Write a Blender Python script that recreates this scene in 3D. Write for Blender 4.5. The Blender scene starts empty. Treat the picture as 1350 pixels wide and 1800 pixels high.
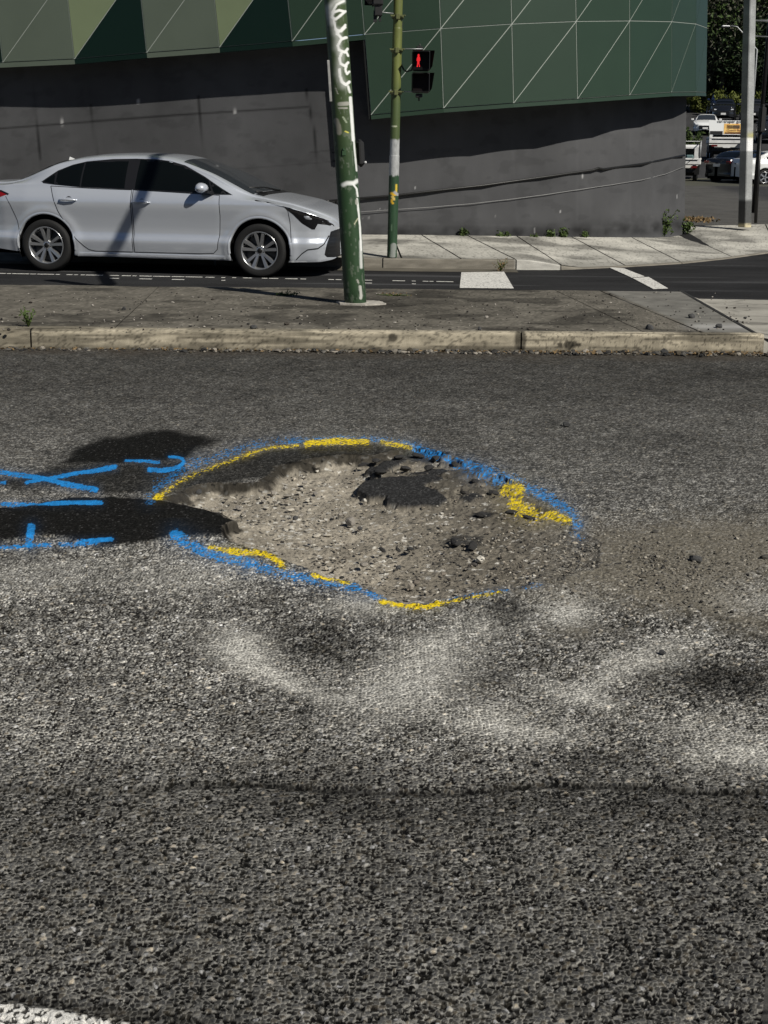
import bpy, math, random
import numpy as np
from mathutils import Vector, Matrix, geometry
random.seed(7); RNG = np.random.RandomState(7)
SC = bpy.context.scene; COL = SC.collection
# ------------------------------------------------------------------ camera
CH = 1.6; FP = 2400.0; PIT = math.radians(15.08); ROL = 0.010
cam = bpy.data.objects.new('camera', bpy.data.cameras.new('camera')); COL.objects.link(cam)
cam.data.sensor_fit = 'VERTICAL'; cam.data.sensor_height = 36; cam.data.lens = 48
cam.data.clip_start = 0.05; cam.data.clip_end = 2000
cam.matrix_world = Matrix.Translation((0, 0, CH)) @ Matrix.Rotation(math.pi/2-PIT, 4, 'X') @ Matrix.Rotation(ROL, 4, 'Z')
SC.camera = cam
# ------------------------------------------------------------------ world + sun
SUN_EL = math.radians(40); SDX, SDY = -0.70, 0.714        # horizontal direction of the shadows
w = bpy.data.worlds.new('World'); SC.world = w; w.use_nodes = True
nt = w.node_tree; bg = nt.nodes['Background']
sky = nt.nodes.new('ShaderNodeTexSky'); sky.sky_type = 'NISHITA'; sky.sun_disc = False
sky.sun_elevation = SUN_EL; sky.sun_rotation = math.atan2(-SDX, -SDY)
sky.air_density = .55; sky.dust_density = .25; sky.ozone_density = 1.0
nt.links.new(sky.outputs[0], bg.inputs[0]); bg.inputs[1].default_value = 0.05
sl = bpy.data.lights.new('sun', 'SUN'); sl.energy = 5.0; sl.angle = math.radians(0.53); sl.color = (1, 0.95, 0.86)
so = bpy.data.objects.new('sun', sl); COL.objects.link(so)
sdir = Vector((SDX*math.cos(SUN_EL), SDY*math.cos(SUN_EL), -math.sin(SUN_EL)))
so.rotation_euler = sdir.to_track_quat('-Z', 'Y').to_euler(); so.location = (20, -20, 30)
SC.view_settings.view_transform = 'Standard'; SC.view_settings.look = 'None'
SC.view_settings.exposure = 0.0; SC.view_settings.gamma = 1.0; SC.view_settings.use_curve_mapping = False
# ------------------------------------------------------------------ measuring helpers (photo pixel <-> place)
def ray(px, py):
    a = (px-675)/FP; b = (900-py)/FP
    a2 = a*math.cos(ROL)-b*math.sin(ROL); b2 = a*math.sin(ROL)+b*math.cos(ROL)
    return np.array([a2, math.cos(PIT)+b2*math.sin(PIT), -math.sin(PIT)+b2*math.cos(PIT)])
def gp(px, py, z=0.0):
    r = ray(px, py); return np.array([0, 0, CH])+(z-CH)/r[2]*r
def yp(px, py, Y):
    r = ray(px, py); return np.array([0, 0, CH])+Y/r[1]*r
def proj(x, y, z):
    z = z-CH; d = y*math.cos(PIT)-z*math.sin(PIT); v = y*math.sin(PIT)+z*math.cos(PIT)
    a2 = x/d; b2 = v/d
    a = a2*math.cos(ROL)+b2*math.sin(ROL); b = -a2*math.sin(ROL)+b2*math.cos(ROL)
    return 675+a*FP, 900-b*FP
# ------------------------------------------------------------------ noise
def hsh(i, j, s):
    n = (i.astype(np.int64)*374761393+j.astype(np.int64)*668265263+s*2147483647) & 0xffffffff
    n = ((n ^ (n >> 13))*1274126177) & 0xffffffff
    n = (n ^ (n >> 16)) & 0xffffffff
    n = (n*2246822519) & 0xffffffff
    n = n ^ (n >> 15)
    return (n & 0xffffff)/float(0x1000000)
def vn(x, y, s=0):
    i = np.floor(x); j = np.floor(y); fx = x-i; fy = y-j
    fx = fx*fx*(3-2*fx); fy = fy*fy*(3-2*fy); i = i.astype(np.int64); j = j.astype(np.int64)
    return (hsh(i, j, s)*(1-fx)+hsh(i+1, j, s)*fx)*(1-fy)+(hsh(i, j+1, s)*(1-fx)+hsh(i+1, j+1, s)*fx)*fy
def fbm(x, y, f, o=4, s=0, g=0.5):
    t = 0; a = 1; n = 0
    for k in range(o):
        t = t+a*vn(x*f+17.3*k, y*f-9.1*k, s+k); n += a; a *= g; f *= 2.03
    return t/n
def worley(x, y, cell, s):
    X = x/cell; Y = y/cell; i = np.floor(X).astype(np.int64); j = np.floor(Y).astype(np.int64)
    f1 = np.full(X.shape, 9.0); f2 = np.full(X.shape, 9.0); r1 = np.zeros(X.shape); r2 = np.zeros(X.shape)
    for a in (-1, 0, 1):
        for b in (-1, 0, 1):
            ii = i+a; jj = j+b
            d = np.hypot(ii+0.1+0.8*hsh(ii, jj, s)-X, jj+0.1+0.8*hsh(ii, jj, s+1)-Y)
            c = d < f1
            f2 = np.where(c, f1, np.minimum(f2, d)); f1 = np.where(c, d, f1)
            r1 = np.where(c, hsh(ii, jj, s+2), r1); r2 = np.where(c, hsh(ii, jj, s+3), r2)
    return f1, f2, r1, r2
def sst(a, b, x):
    t = np.clip((x-a)/(b-a), 0, 1); return t*t*(3-2*t)
def segd(px, py, pts, widths=None):
    best = np.full(px.shape, 1e9)
    for k in range(len(pts)-1):
        ax, ay = pts[k][:2]; bx, by = pts[k+1][:2]
        L = max((bx-ax)**2+(by-ay)**2, 1e-12)
        t = np.clip(((px-ax)*(bx-ax)+(py-ay)*(by-ay))/L, 0, 1)
        best = np.minimum(best, np.hypot(px-ax-t*(bx-ax), py-ay-t*(by-ay)))
    return best
def inpoly(px, py, pts):
    r = np.zeros(px.shape, bool); n = len(pts)
    for k in range(n):
        x1, y1 = pts[k]; x2, y2 = pts[(k+1) % n]
        if y1 == y2: continue
        c = ((y1 > py) != (y2 > py)) & (px < (x2-x1)*(py-y1)/(y2-y1)+x1); r ^= c
    return r
def sdf(px, py, pts):          # positive inside
    d = segd(px, py, list(pts)+[pts[0]]); return np.where(inpoly(px, py, pts), d, -d)
# ------------------------------------------------------------------ objects
def prop(o, label=None, cat=None, group=None, kind=None):
    if label: o['label'] = label
    if cat: o['category'] = cat
    if group: o['group'] = group
    if kind: o['kind'] = kind
    return o
def empty(name, loc=(0, 0, 0), rz=0, **k):
    o = bpy.data.objects.new(name, None); COL.objects.link(o); o.location = loc; o.rotation_euler = (0, 0, rz); o.empty_display_size = .1
    return prop(o, **k)
def link(name, me, parent=None):
    o = bpy.data.objects.new(name, me); COL.objects.link(o)
    if parent is not None: o.parent = parent
    return o
def gridmesh(name, V, nr, nc, mat, parent=None, col=None, smooth=True, keep=None, mi=None):
    """V (nr*nc,3) numpy."""
    i = np.arange(nr*nc).reshape(nr, nc)
    q = np.stack([i[:-1, :-1], i[:-1, 1:], i[1:, 1:], i[1:, :-1]], -1).reshape(-1, 4)
    if keep is not None: q = q[keep]
    return qmesh(name, V, q, mat, parent, col, smooth)
def qmesh(name, V, q, mat, parent=None, col=None, smooth=True):
    used = np.unique(q)
    if len(used) < len(V):
        mp = np.zeros(len(V), np.int64); mp[used] = np.arange(len(used)); q = mp[q]; V = V[used]
        if col is not None: col = col[used]
    me = bpy.data.meshes.new(name); k = q.shape[1]
    me.vertices.add(len(V)); me.vertices.foreach_set('co', np.ascontiguousarray(V, np.float32).ravel())
    me.loops.add(q.size); me.loops.foreach_set('vertex_index', q.astype(np.int32).ravel())
    me.polygons.add(len(q)); me.polygons.foreach_set('loop_start', np.arange(0, q.size, k, dtype=np.int32))
    me.polygons.foreach_set('loop_total', np.full(len(q), k, np.int32))
    me.polygons.foreach_set('use_smooth', np.full(len(q), smooth, bool))
    if col is not None:
        a = me.attributes.new('col', 'FLOAT_COLOR', 'POINT')
        c4 = np.ones((len(V), 4), np.float32); c4[:, :3] = col; a.data.foreach_set('color', c4.ravel())
    me.update(calc_edges=True); me.materials.append(mat)
    return link(name, me, parent)
class MB:
    def __init__(s): s.v = []; s.f = []; s.m = []; s.sm = []
    def add(s, vs, fs, m=0, sm=False):
        o = len(s.v); s.v += [tuple(map(float, v)) for v in vs]; s.f += [tuple(i+o for i in f) for f in fs]; s.m += [m]*len(fs); s.sm += [sm]*len(fs); return s
    def box(s, c, d, rot=None, m=0, bev=0.0):
        x, y, z = d[0]/2, d[1]/2, d[2]/2; b = min(bev, x*.9, y*.9, z*.9); vs = []
        R = rot.to_3x3() if rot is not None else Matrix.Identity(3); C = Vector(c)
        if b <= 0:
            for sx in (-1, 1):
                for sy in (-1, 1):
                    for sz in (-1, 1): vs.append(C+R @ Vector((sx*x, sy*y, sz*z)))
            return s.add(vs, [(0, 1, 3, 2), (4, 6, 7, 5), (0, 4, 5, 1), (2, 3, 7, 6), (0, 2, 6, 4), (1, 5, 7, 3)], m)
        ring = lambda zz, xx, yy, c_: [(xx-c_, -yy, zz), (xx, -yy+c_, zz), (xx, yy-c_, zz), (xx-c_, yy, zz), (-xx+c_, yy, zz), (-xx, yy-c_, zz), (-xx, -yy+c_, zz), (-xx+c_, -yy, zz)]
        for zz, xx, yy, cc in ((-z, x-b, y-b, b*.6), (-z+b, x, y, b), (z-b, x, y, b), (z, x-b, y-b, b*.6)):
            vs += [C+R @ Vector(p) for p in ring(zz, xx, yy, cc)]
        fs = [tuple(range(7, -1, -1)), tuple(range(24, 32))]
        for k in range(3):
            for i in range(8): fs.append((k*8+i, k*8+(i+1) % 8, k*8+8+(i+1) % 8, k*8+8+i))
        return s.add(vs, fs, m)
    def tube(s, pts, r, n=8, m=0, cap=True):
        pts = [Vector(p) for p in pts]; rr = r if isinstance(r, (list, tuple)) else [r]*len(pts); vs = []; fs = []
        up = Vector((0, 0, 1)); prev = None
        for k, p in enumerate(pts):
            t = (pts[min(k+1, len(pts)-1)]-pts[max(k-1, 0)]).normalized()
            if prev is None:
                a = t.cross(up if abs(t.z) < .9 else Vector((1, 0, 0))).normalized()
            else:
                a = (prev-t*prev.dot(t)).normalized()
            prev = a; b = t.cross(a)
            for i in range(n):
                q = 2*math.pi*i/n; vs.append(p+(a*math.cos(q)+b*math.sin(q))*rr[k])
        for k in range(len(pts)-1):
            for i in range(n): fs.append((k*n+i, k*n+(i+1) % n, (k+1)*n+(i+1) % n, (k+1)*n+i))
        if cap: fs += [tuple(range(n-1, -1, -1)), tuple(range((len(pts)-1)*n, len(pts)*n))]
        return s.add(vs, fs, m, True)
    def lathe(s, prof, c=(0, 0, 0), axis='Z', n=32, m=0):      # prof: (radius, along)
        vs = []; fs = []; c = Vector(c)
        for r, h in prof:
            for i in range(n):
                q = 2*math.pi*i/n; a, b = r*math.cos(q), r*math.sin(q)
                vs.append(c+(Vector((a, b, h)) if axis == 'Z' else Vector((a, h, b)) if axis == 'Y' else Vector((h, a, b))))
        for k in range(len(prof)-1):
            for i in range(n): fs.append((k*n+i, k*n+(i+1) % n, (k+1)*n+(i+1) % n, (k+1)*n+i))
        return s.add(vs, fs, m, True)
    def prism(s, poly, vec, m=0):
        n = len(poly); vec = Vector(vec); vs = [Vector(p) for p in poly]+[Vector(p)+vec for p in poly]
        return s.add(vs, [tuple(range(n-1, -1, -1)), tuple(range(n, 2*n))]+[(i, (i+1) % n, n+(i+1) % n, n+i) for i in range(n)], m)
    def build(s, name, mats, parent=None, auto=True):
        me = bpy.data.meshes.new(name); me.from_pydata(s.v, [], s.f)
        for m in (mats if isinstance(mats, (list, tuple)) else [mats]): me.materials.append(m)
        me.polygons.foreach_set('material_index', s.m); me.polygons.foreach_set('use_smooth', s.sm); me.update()
        return link(name, me, parent)
# ------------------------------------------------------------------ materials
def mat(name, c=(.5, .5, .5), rough=.6, metal=0., spec=.5, var=0., vs=8., bump=0., bs=40., coat=0., emis=None, vcol=False, fine=0., fs=300., c2=None, c2s=3., c2t=.5, c2w=.1):
    m = bpy.data.materials.new(name); m.use_nodes = True; n = m.node_tree; b = n.nodes['Principled BSDF']; L = n.links.new
    b.inputs['Roughness'].default_value = rough; b.inputs['Metallic'].default_value = metal
    b.inputs['Specular IOR Level'].default_value = spec; b.inputs['Coat Weight'].default_value = coat; b.inputs['Coat Roughness'].default_value = .04
    tc = n.nodes.new('ShaderNodeTexCoord').outputs['Object']
    def noise(sc, det=5):
        t = n.nodes.new('ShaderNodeTexNoise'); t.inputs['Scale'].default_value = sc; t.inputs['Detail'].default_value = det; L(tc, t.inputs['Vector']); return t.outputs['Fac']
    if vcol:
        a = n.nodes.new('ShaderNodeAttribute'); a.attribute_name = 'col'; cur = a.outputs['Color']
    else:
        a = n.nodes.new('ShaderNodeRGB'); a.outputs[0].default_value = (*c, 1); cur = a.outputs[0]
    if c2:
        mr = n.nodes.new('ShaderNodeMapRange'); mr.inputs[1].default_value = c2t-c2w; mr.inputs[2].default_value = c2t+c2w; L(noise(c2s, 8), mr.inputs[0])
        mx = n.nodes.new('ShaderNodeMix'); mx.data_type = 'RGBA'; L(mr.outputs[0], mx.inputs[0]); L(cur, mx.inputs[6]); mx.inputs[7].default_value = (*c2, 1); cur = mx.outputs[2]
    for amp, sc in ((var, vs), (fine, fs)):
        if amp:
            mr = n.nodes.new('ShaderNodeMapRange'); mr.inputs[1].default_value = .3; mr.inputs[2].default_value = .7; mr.inputs[3].default_value = 1-amp; mr.inputs[4].default_value = 1+amp
            L(noise(sc), mr.inputs[0]); mx = n.nodes.new('ShaderNodeVectorMath'); mx.operation = 'SCALE'; L(cur, mx.inputs[0]); L(mr.outputs[0], mx.inputs['Scale']); cur = mx.outputs[0]
    L(cur, b.inputs['Base Color'])
    if bump:
        bp = n.nodes.new('ShaderNodeBump'); bp.inputs['Strength'].default_value = bump; bp.inputs['Distance'].default_value = .01; L(noise(bs, 6), bp.inputs['Height']); L(bp.outputs[0], b.inputs['Normal'])
    if emis: b.inputs['Emission Color'].default_value = (*emis[0], 1); b.inputs['Emission Strength'].default_value = emis[1]
    return m
M_road = mat('worn_asphalt', vcol=True, rough=.9, spec=.05, fine=.35, fs=420, bump=.25, bs=500)
M_dirt = mat('pothole_grit', vcol=True, rough=.95, spec=.1, fine=.4, fs=500, bump=.5, bs=420)
M_conc = mat('weathered_concrete', vcol=True, rough=.9, spec=.15, fine=.22, fs=260, bump=.3, bs=200)
M_lane = mat('dark_asphalt', vcol=True, rough=.9, spec=.06, fine=.55, fs=190, bump=.6, bs=190)
M_wall = mat('painted_render_wall', vcol=True, rough=.85, spec=.08, var=.06, vs=3, bump=.12, bs=60)
M_joint = mat('dark_joint', (.012, .012, .011), .95)
M_paintw = mat('worn_white_road_paint', (.62, .61, .57), .7, var=.2, vs=25, c2=(.05, .05, .05), c2s=38, c2t=.61, c2w=.02)
P_dk = mat('panel_dark_green', (.020, .040, .025), .42, spec=.35, var=.04, vs=2)
P_bk = mat('panel_black_green', (.003, .012, .008), .35, spec=.4)
P_sg = mat('panel_sage_grey', (.085, .105, .08), .42, spec=.4, var=.05, vs=2)
P_ol = mat('panel_olive', (.15, .185, .105), .42, spec=.4, var=.06, vs=2)
P_jt = mat('panel_joint_pale', (.28, .31, .28), .6)
P_jd = mat('panel_joint_dim', (.11, .13, .11), .6)
M_soff = mat('soffit_black', (.006, .007, .007), .7, spec=.2)
M_conc_p = mat('plain_concrete', (.25, .24, .22), .9)
M_blk = mat('black_metal', (.008, .008, .008), .45, spec=.4)
M_blkp = mat('black_plastic', (.012, .012, .012), .55)
M_galv = mat('galvanised_steel', (.35, .36, .36), .5, metal=.5, var=.25, vs=20)
# ================================================================== NEAR ROAD
RIM = [(278, 877), (315, 860), (350, 850), (400, 847), (450, 845), (474, 832), (482, 818), (520, 812), (560, 803), (610, 797), (650, 800), (690, 790), (740, 788), (790, 797), (850, 822), (905, 848), (950, 885), (1000, 922), (1060, 955), (1050, 1000), (985, 1020), (930, 1030), (880, 1036), (800, 1051), (740, 1060), (690, 1057), (660, 1043), (628, 1026), (580, 1014), (540, 998), (490, 980), (440, 962), (395, 948), (392, 930), (415, 918), (380, 905), (340, 894)]
RIMW = [tuple(gp(*p)[:2]) for p in RIM]
def relief(x, y, u, v, cell):
    """height and albedo of the near carriageway; x,y in metres, u,v the measured survey position, cell the local mesh size"""
    fade = np.clip(1.6-cell/.009, 0, 1)
    q = .0035*(vn(x*70, y*70, 71)-.5); q2 = .0035*(vn(x*70, y*70, 72)-.5)
    f1, f2, r1, r2 = worley(x+q, y+q2, .0118, 11)
    g1, g2, s1, s2 = worley(x-q2, y+q, .0056, 31)
    edge = f2-f1; big = sst(.03, .22, edge)
    # ---- masks
    warp = 7*(fbm(x, y, 14, 3, 91)-.5); warp2 = 9*(fbm(x, y, 11, 3, 95)-.5)
    uu = u+warp*1.4; vv = v+warp2*.8
    d_h = sdf(x+.065*(fbm(x, y, 12, 5, 41, .65)-.5), y+.11*(fbm(x, y, 12, 5, 43, .65)-.5), RIMW)
    box = (u > -400) & (u < 1700) & (v > 700) & (v < 1450)
    def pm(poly, soft):
        r = np.zeros(x.shape); k = box; r[k] = sst(-soft, soft, sdf(uu[k], vv[k], poly)); return r
    tarA = pm([(-90, 965), (-90, 905), (0, 893), (60, 888), (120, 877), (200, 874), (290, 880), (340, 893), (380, 905), (415, 918), (388, 944), (300, 943), (270, 954), (190, 962), (120, 946), (60, 944)], 3)
    tarB = pm([(105, 818), (135, 790), (190, 770), (230, 766), (262, 757), (300, 757), (350, 767), (392, 777), (350, 792), (325, 815), (200, 822)], 8)
    tarC = pm([(-30, 842), (40, 838), (110, 818), (230, 815), (320, 812), (330, 830), (280, 868), (170, 866), (110, 852), (30, 862)], 8)*.8
    band = pm([(272, 878), (320, 842), (400, 808), (460, 795), (560, 783), (640, 778), (720, 786), (840, 818), (930, 862), (960, 890), (900, 870), (800, 815), (700, 800), (640, 800), (560, 812), (485, 820), (474, 838), (400, 848), (310, 862)], 5)
    uf, vf = proj(x, y, -.045+0*x); rw = 5*(fbm(x, y, 30, 3, 131)-.5)
    def pm(poly, soft):
        r = np.zeros(x.shape); k = box; r[k] = sst(-soft, soft, sdf(uf[k]+warp[k]*1.2+rw[k], vf[k]+rw[k], poly)); return r
    rem = np.maximum.reduce([pm([(624, 866), (636, 852), (680, 843), (765, 840), (782, 848), (745, 858), (770, 868), (784, 884), (772, 894), (720, 895), (682, 890), (678, 878), (650, 880)], 1.6),
        pm([(820, 912), (850, 904), (872, 910), (850, 918)], 2), pm([(640, 830), (680, 815), (720, 812), (690, 826), (660, 842)], 2), pm([(775, 958), (800, 946), (850, 950), (845, 966), (800, 968)], 4)*.7,
        pm([(800, 880), (830, 874), (850, 880), (825, 888)], 2), pm([(720, 838), (760, 828), (800, 832), (770, 842)], 2), pm([(905, 912), (940, 905), (965, 915), (930, 920)], 3)*.8,
        pm([(700, 812), (735, 800), (790, 806), (760, 818)], 3)*.8, pm([(850, 858), (880, 850), (905, 860), (880, 870)], 3)*.7])
    tar = np.clip(np.maximum.reduce([tarA, tarB, tarC]), 0, 1)
    inside = sst(-.004, .004, d_h)
    east = sst(560, 1000, u)                                  # the hole runs out shallow on this side
    depth = inside*(.066*(1-east)+.016*east)*(.60*sst(0, np.where(v < 900, .085, .022), d_h)+.40*sst(0, .20, d_h))
    crag = (fbm(x, y, 26, 4, 51)-.5)
    terr = sst(.50, .56, fbm(x, y, 9, 4, 141))*sst(560, 700, u)*sst(905, 840, v)
    holez = -depth+inside*(.020*crag+.009*(fbm(x, y, 90, 2, 52)-.5)+.018*terr)*sst(.0, .05, d_h); rmx = rem*inside*.9; holez = holez*(1-rmx)+(-.019-.010*east+.005*crag)*rmx
    # ---- grit spread round the hole
    spread = np.zeros(x.shape)
    def blob(cu, cv, ru, rv, a, rot=0.):
        du = (u-cu); dv = (v-cv); c_, s_ = math.cos(rot), math.sin(rot)
        return a*np.exp(-(((du*c_+dv*s_)/ru)**2+((-du*s_+dv*c_)/rv)**2))
    for b in ((1120, 985, 190, 50, 1), (1290, 960, 160, 48, .95), (1190, 1050, 120, 26, .7), (1330, 1095, 110, 22, .65, .2), (950, 985, 110, 50, .9), (1010, 1110, 60, 14, .5)): spread += blob(*b)
    spread = np.clip(spread*1.25+.7*(fbm(x, y, 22, 4, 61)-.55), 0, 1)*(1-inside)
    # ---- pale polished dust
    dust = 0
    for b in ((430, 1140, 60, 34, .8, .3), (500, 1195, 95, 16, .7, .35), (640, 1065, 70, 18, .6), (720, 1200, 105, 48, .95, -.35), (760, 1130, 70, 25, .3), (860, 1265, 60, 24, .8), (940, 1290, 90, 16, .5), (990, 1075, 55, 28, .9), (1140, 1155, 90, 24, .55, -.3), (1010, 1225, 70, 15, .7, .3), (1060, 1200, 80, 14, .45, -.5), (1300, 1325, 85, 26, .75), (1230, 1275, 80, 20, .35), (1290, 1050, 90, 24, .45), (330, 1010, 130, 34, .35), (850, 1090, 60, 26, .35), (60, 1010, 120, 30, .3)): dust = dust+blob(*b)
    dust = np.clip(dust*(.55+1.0*fbm(x, y, 9, 4, 65)), 0, 1.1)
    dark = 0
    for b in ((885, 1080, 36, 22, .9), (920, 1068, 70, 20, .4), (565, 1128, 85, 44, .85, .1), (1030, 1330, 90, 28, .8), (1285, 1188, 120, 36, 1.15, -.05), (1150, 1190, 60, 16, .35), (850, 1190, 70, 38, .5), (1190, 770, 90, 9, .35), (1300, 660, 120, 16, .4), (600, 1100, 110, 12, .35), (1330, 1120, 100, 6, .6, .25), (760, 1060, 140, 9, .25), (1100, 1100, 60, 5, .6), (940, 1120, 60, 5, .4), (1265, 1085, 90, 4.5, .9, .42), (1180, 1040, 60, 4, .5, .5)): dark = dark+blob(*b)
    dark = np.clip(dark*(.6+.9*fbm(x, y, 8, 4, 66)), 0, 1)
    # ---- front strip below the seam
    seamv = 1384+7*np.sin(u/95.)+6*(fbm(u, u*0+3, .02, 3, 5)-.5)+4*(fbm(x, y, 30, 2, 6)-.5)
    front = sst(-3, 5, v-seamv)
    seam = np.exp(-((v-seamv-1)/4.2)**2)*(.6+.4*sst(200, 420, u))
    far = sst(760, 640, v)                                    # smoother lane side towards the island kerb
    # ---- stones
    rough_amp = (.0024*(1-.5*tar)*(1-.55*np.clip(dust, 0, 1))*(1-.55*far))
    lvl = (r1-.35)*1.15; dome = np.clip(1-(f1/.78)**5, 0, 1)
    b1, b2, b3, b4 = worley(x+2*q, y+2*q2, .0128, 151); blk = (b3 < .20)*sst(.56, .44, b1+.12*(s1-.5))
    st = rough_amp*(big*(.25+lvl)*(.55+.6*dome))+rough_amp*.35*sst(.0, .4, g2-g1)*(s1-.3)
    pit = np.maximum((r2 < .16)*big, blk); st = st-pit*rough_amp*1.6
    z = st*fade*(1-inside*.75)+holez
    z = z+.014*(fbm(x, y, 1.6, 3, 21)-.5)+.006*(fbm(x, y, 5, 3, 22)-.5)
    for b in ((560, 1150, 120, 50, -.016, .2), (720, 1235, 120, 36, .010, -.2), (880, 1095, 60, 30, -.012), (1010, 1150, 90, 30, .010), (420, 1150, 60, 30, .008), (1250, 1180, 110, 40, -.012), (1040, 1330, 100, 30, -.009), (1080, 1240, 120, 22, .008)): z = z+blob(*b)
    z = z+tarA*.010+tarB*.008+tarC*.006-front*.007-seam*.006*fade
    z = z-sst(0, .05, spread)*0
    # ---- albedo
    tone = .85+.5*(fbm(x, y, 3.0, 4, 81)-.5)+.35*(fbm(x, y, 13, 3, 82)-.5)
    net = np.array([.275, .268, .245])
    sc = .020+.105*r1**1.4; sc = np.where(r2 < .22, .007, sc); sc = np.where(r2 > .978, .22+.2*r1, sc); sc = np.where((s2 > .985) & (r2 > .3), .30, sc)
    k = big[:, None]
    tint = np.stack([1+.10*(s1-.4), 1+.03*(s1-.4), 1-.14*(s1-.4)], -1)
    C = (net*(1-k)+sc[:, None]*np.array([1.0, .99, .955])*tint*k)
    bt = ((r2 > .84) & (r1 > .45) & (r1 < .9))[:, None]*k; C = C*(1+bt*np.array([.14, .04, -.10])); C = C*(.82+.36*s1[:, None]); C = C*(1-.93*(blk*(1-.4*far))[:, None])
    wh = ((b4 > .985)*sst(.42, .30, b1))[:, None]; C = C*(1-wh)+.42*wh
    mean = np.array([.086, .085, .080]); ff = fade[:, None]; C = C*ff+mean*(1-ff)
    gr = (vn(x*38, y*26, 111)-.5)*.55+(vn(x*85, y*60, 112)-.5)*.75+(vn(x*170, y*120, 113)-.5)*.6
    C = C*np.exp(gr*(.40+1.35*sst(1500, 1000, v))*fade)[:, None]
    C = C*tone[:, None]*(1-.08*front[:, None])
    # mid zone brighter, worn stones; far strip finer and darker
    mid = (sst(700, 900, v)*sst(1390, 1300, v))[:, None]
    C = C*(1+.75*mid*(1-k*.85))
    C = C*(1-.34*far[:, None])
    fine = sst(.0, .35, g2-g1)
    pale = np.stack([.56+.0*x, .545+.0*x, .49+.0*x], -1)*(.35+.65*(1-fine)+.25*s1)[:, None]*(1-.55*(r2 < .25))[:, None]
    kd2 = sst(.12, .36, edge)[:, None]; pale2 = np.array([.80, .785, .72])*(1-kd2)*(.7+.6*s1[:, None])+np.array([.15, .147, .135])*(.35+1.3*s1[:, None])*kd2*(1-.7*(r2 < .25))[:, None]
    dm = np.clip(np.clip(dust, 0, 1)*1.05*(.45+.9*vn(x*60, y*45, 119)), 0, .95)[:, None]; C = C*(1-dm)+(pale*.30+pale2*.70)*dm
    C = C*(1-.62*dark[:, None])
    grit = np.array([.150, .136, .108])*(.45+.9*s1+.35*(s2 > .9))[:, None]
    sp = (spread*.78)[:, None]; C = C*(1-sp)+grit*sp
    tc_ = (np.array([.0072, .0072, .0066])*(.5+1.0*s1[:, None])+.016*((s1 > .86)*vn(x*30, y*22, 161))[:, None]+.06*(s2 > .985)[:, None])
    C = C*(1-.985*tar[:, None])+tc_*.985*tar[:, None]
    bb = (band*(1-.45*sst(620, 800, u)))[:, None]; C = C*(1-.8*bb)+tc_*1.3*.8*bb
    # hole floor
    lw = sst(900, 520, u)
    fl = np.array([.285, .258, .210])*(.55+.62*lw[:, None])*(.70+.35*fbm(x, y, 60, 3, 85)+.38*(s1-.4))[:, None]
    h1, h2, t1, t2 = worley(x+.004*vn(x*50, y*50, 3), y*1.5, .021, 51)
    chip = (t1 > .93-.16*lw*sst(.42, .62, fbm(x, y, 7, 3, 171))-.04*(v > 1000))*sst(.08, .2, h2-h1); fl = fl*(1-chip[:, None])+np.where(t2 > .35, .52, .05)[:, None]*np.array([1, .97, .88])*chip[:, None]
    fl = fl*(.55+.85*fbm(x, y, 7, 4, 86))[:, None]
    rdark = np.clip(rem*1.15, 0, 1)[:, None]; fl = fl*(1-.45*(terr*sst(.0, .05, d_h))[:, None]); fl = fl*(1-rdark)+(.022+.03*(s1 > .75)[:, None]+.05*(s2 > .96)[:, None])*rdark
    im = (inside*(1-.55*sst(880, 1050, u)))[:, None]
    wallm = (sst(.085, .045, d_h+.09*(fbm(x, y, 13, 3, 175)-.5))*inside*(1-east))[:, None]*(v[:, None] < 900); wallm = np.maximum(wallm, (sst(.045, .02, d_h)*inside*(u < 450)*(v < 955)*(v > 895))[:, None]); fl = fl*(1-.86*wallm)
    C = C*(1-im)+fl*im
    lip_shade = (np.exp(-((d_h-.010)/.024)**2)*(v > 925)*sst(1000, 900, u)*sst(.25, .5, fbm(x, y, 25, 3, 177)))[:, None]; C = C*(1-.85*lip_shade)  # broken dark asphalt edge, with the near rim's shade painted into the albedo
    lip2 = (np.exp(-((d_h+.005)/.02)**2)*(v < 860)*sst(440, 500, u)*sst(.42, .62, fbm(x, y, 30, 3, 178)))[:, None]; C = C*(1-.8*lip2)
    # ---- crack line
    C = C*(1-.75*np.clip(seam, 0, 1)[:, None]*(.4+.6*fade[:, None]))
    C = C*(1-.35*(np.exp(-((v-seamv-32)/34.)**2)*sst(300, 500, u))[:, None])
    # ---- dirt by the kerb
    kd = sst(10.35, 10.85, y+.5*(fbm(x, y, 3, 3, 99)-.5))[:, None]; C = C*(1-.5*kd)+np.array([.055, .045, .034])*.5*kd
    # ---- sprayed survey marks
    ly = st/.0032
    blue = np.array([.018, .215, .56]); yel = np.array([.74, .56, .015])
    def stroke(C, pts, wd, col, dens, hard=.3):
        P = np.array(pts, float); k = box & (u > P[:, 0].min()-40) & (u < P[:, 0].max()+40) & (v > P[:, 1].min()-30) & (v < P[:, 1].max()+30)
        if not k.any(): return C
        d = segd(u[k]+warp[k]*.5, v[k]+warp2[k]*.4, pts)
        wd = wd*.88; a = sst(wd/2*(1+hard), wd/2*(1-hard), d)*dens
        nn = (.50*r1[k]+.50*s1[k]-.35*(1-big[k])+.28*(vn(x[k]*60, y[k]*40, 77)))*(1-.52*np.clip(tar[k], 0, 1))
        cov = sst(-.12, .12, a*.60-nn)*(a > .02)*.96
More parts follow.
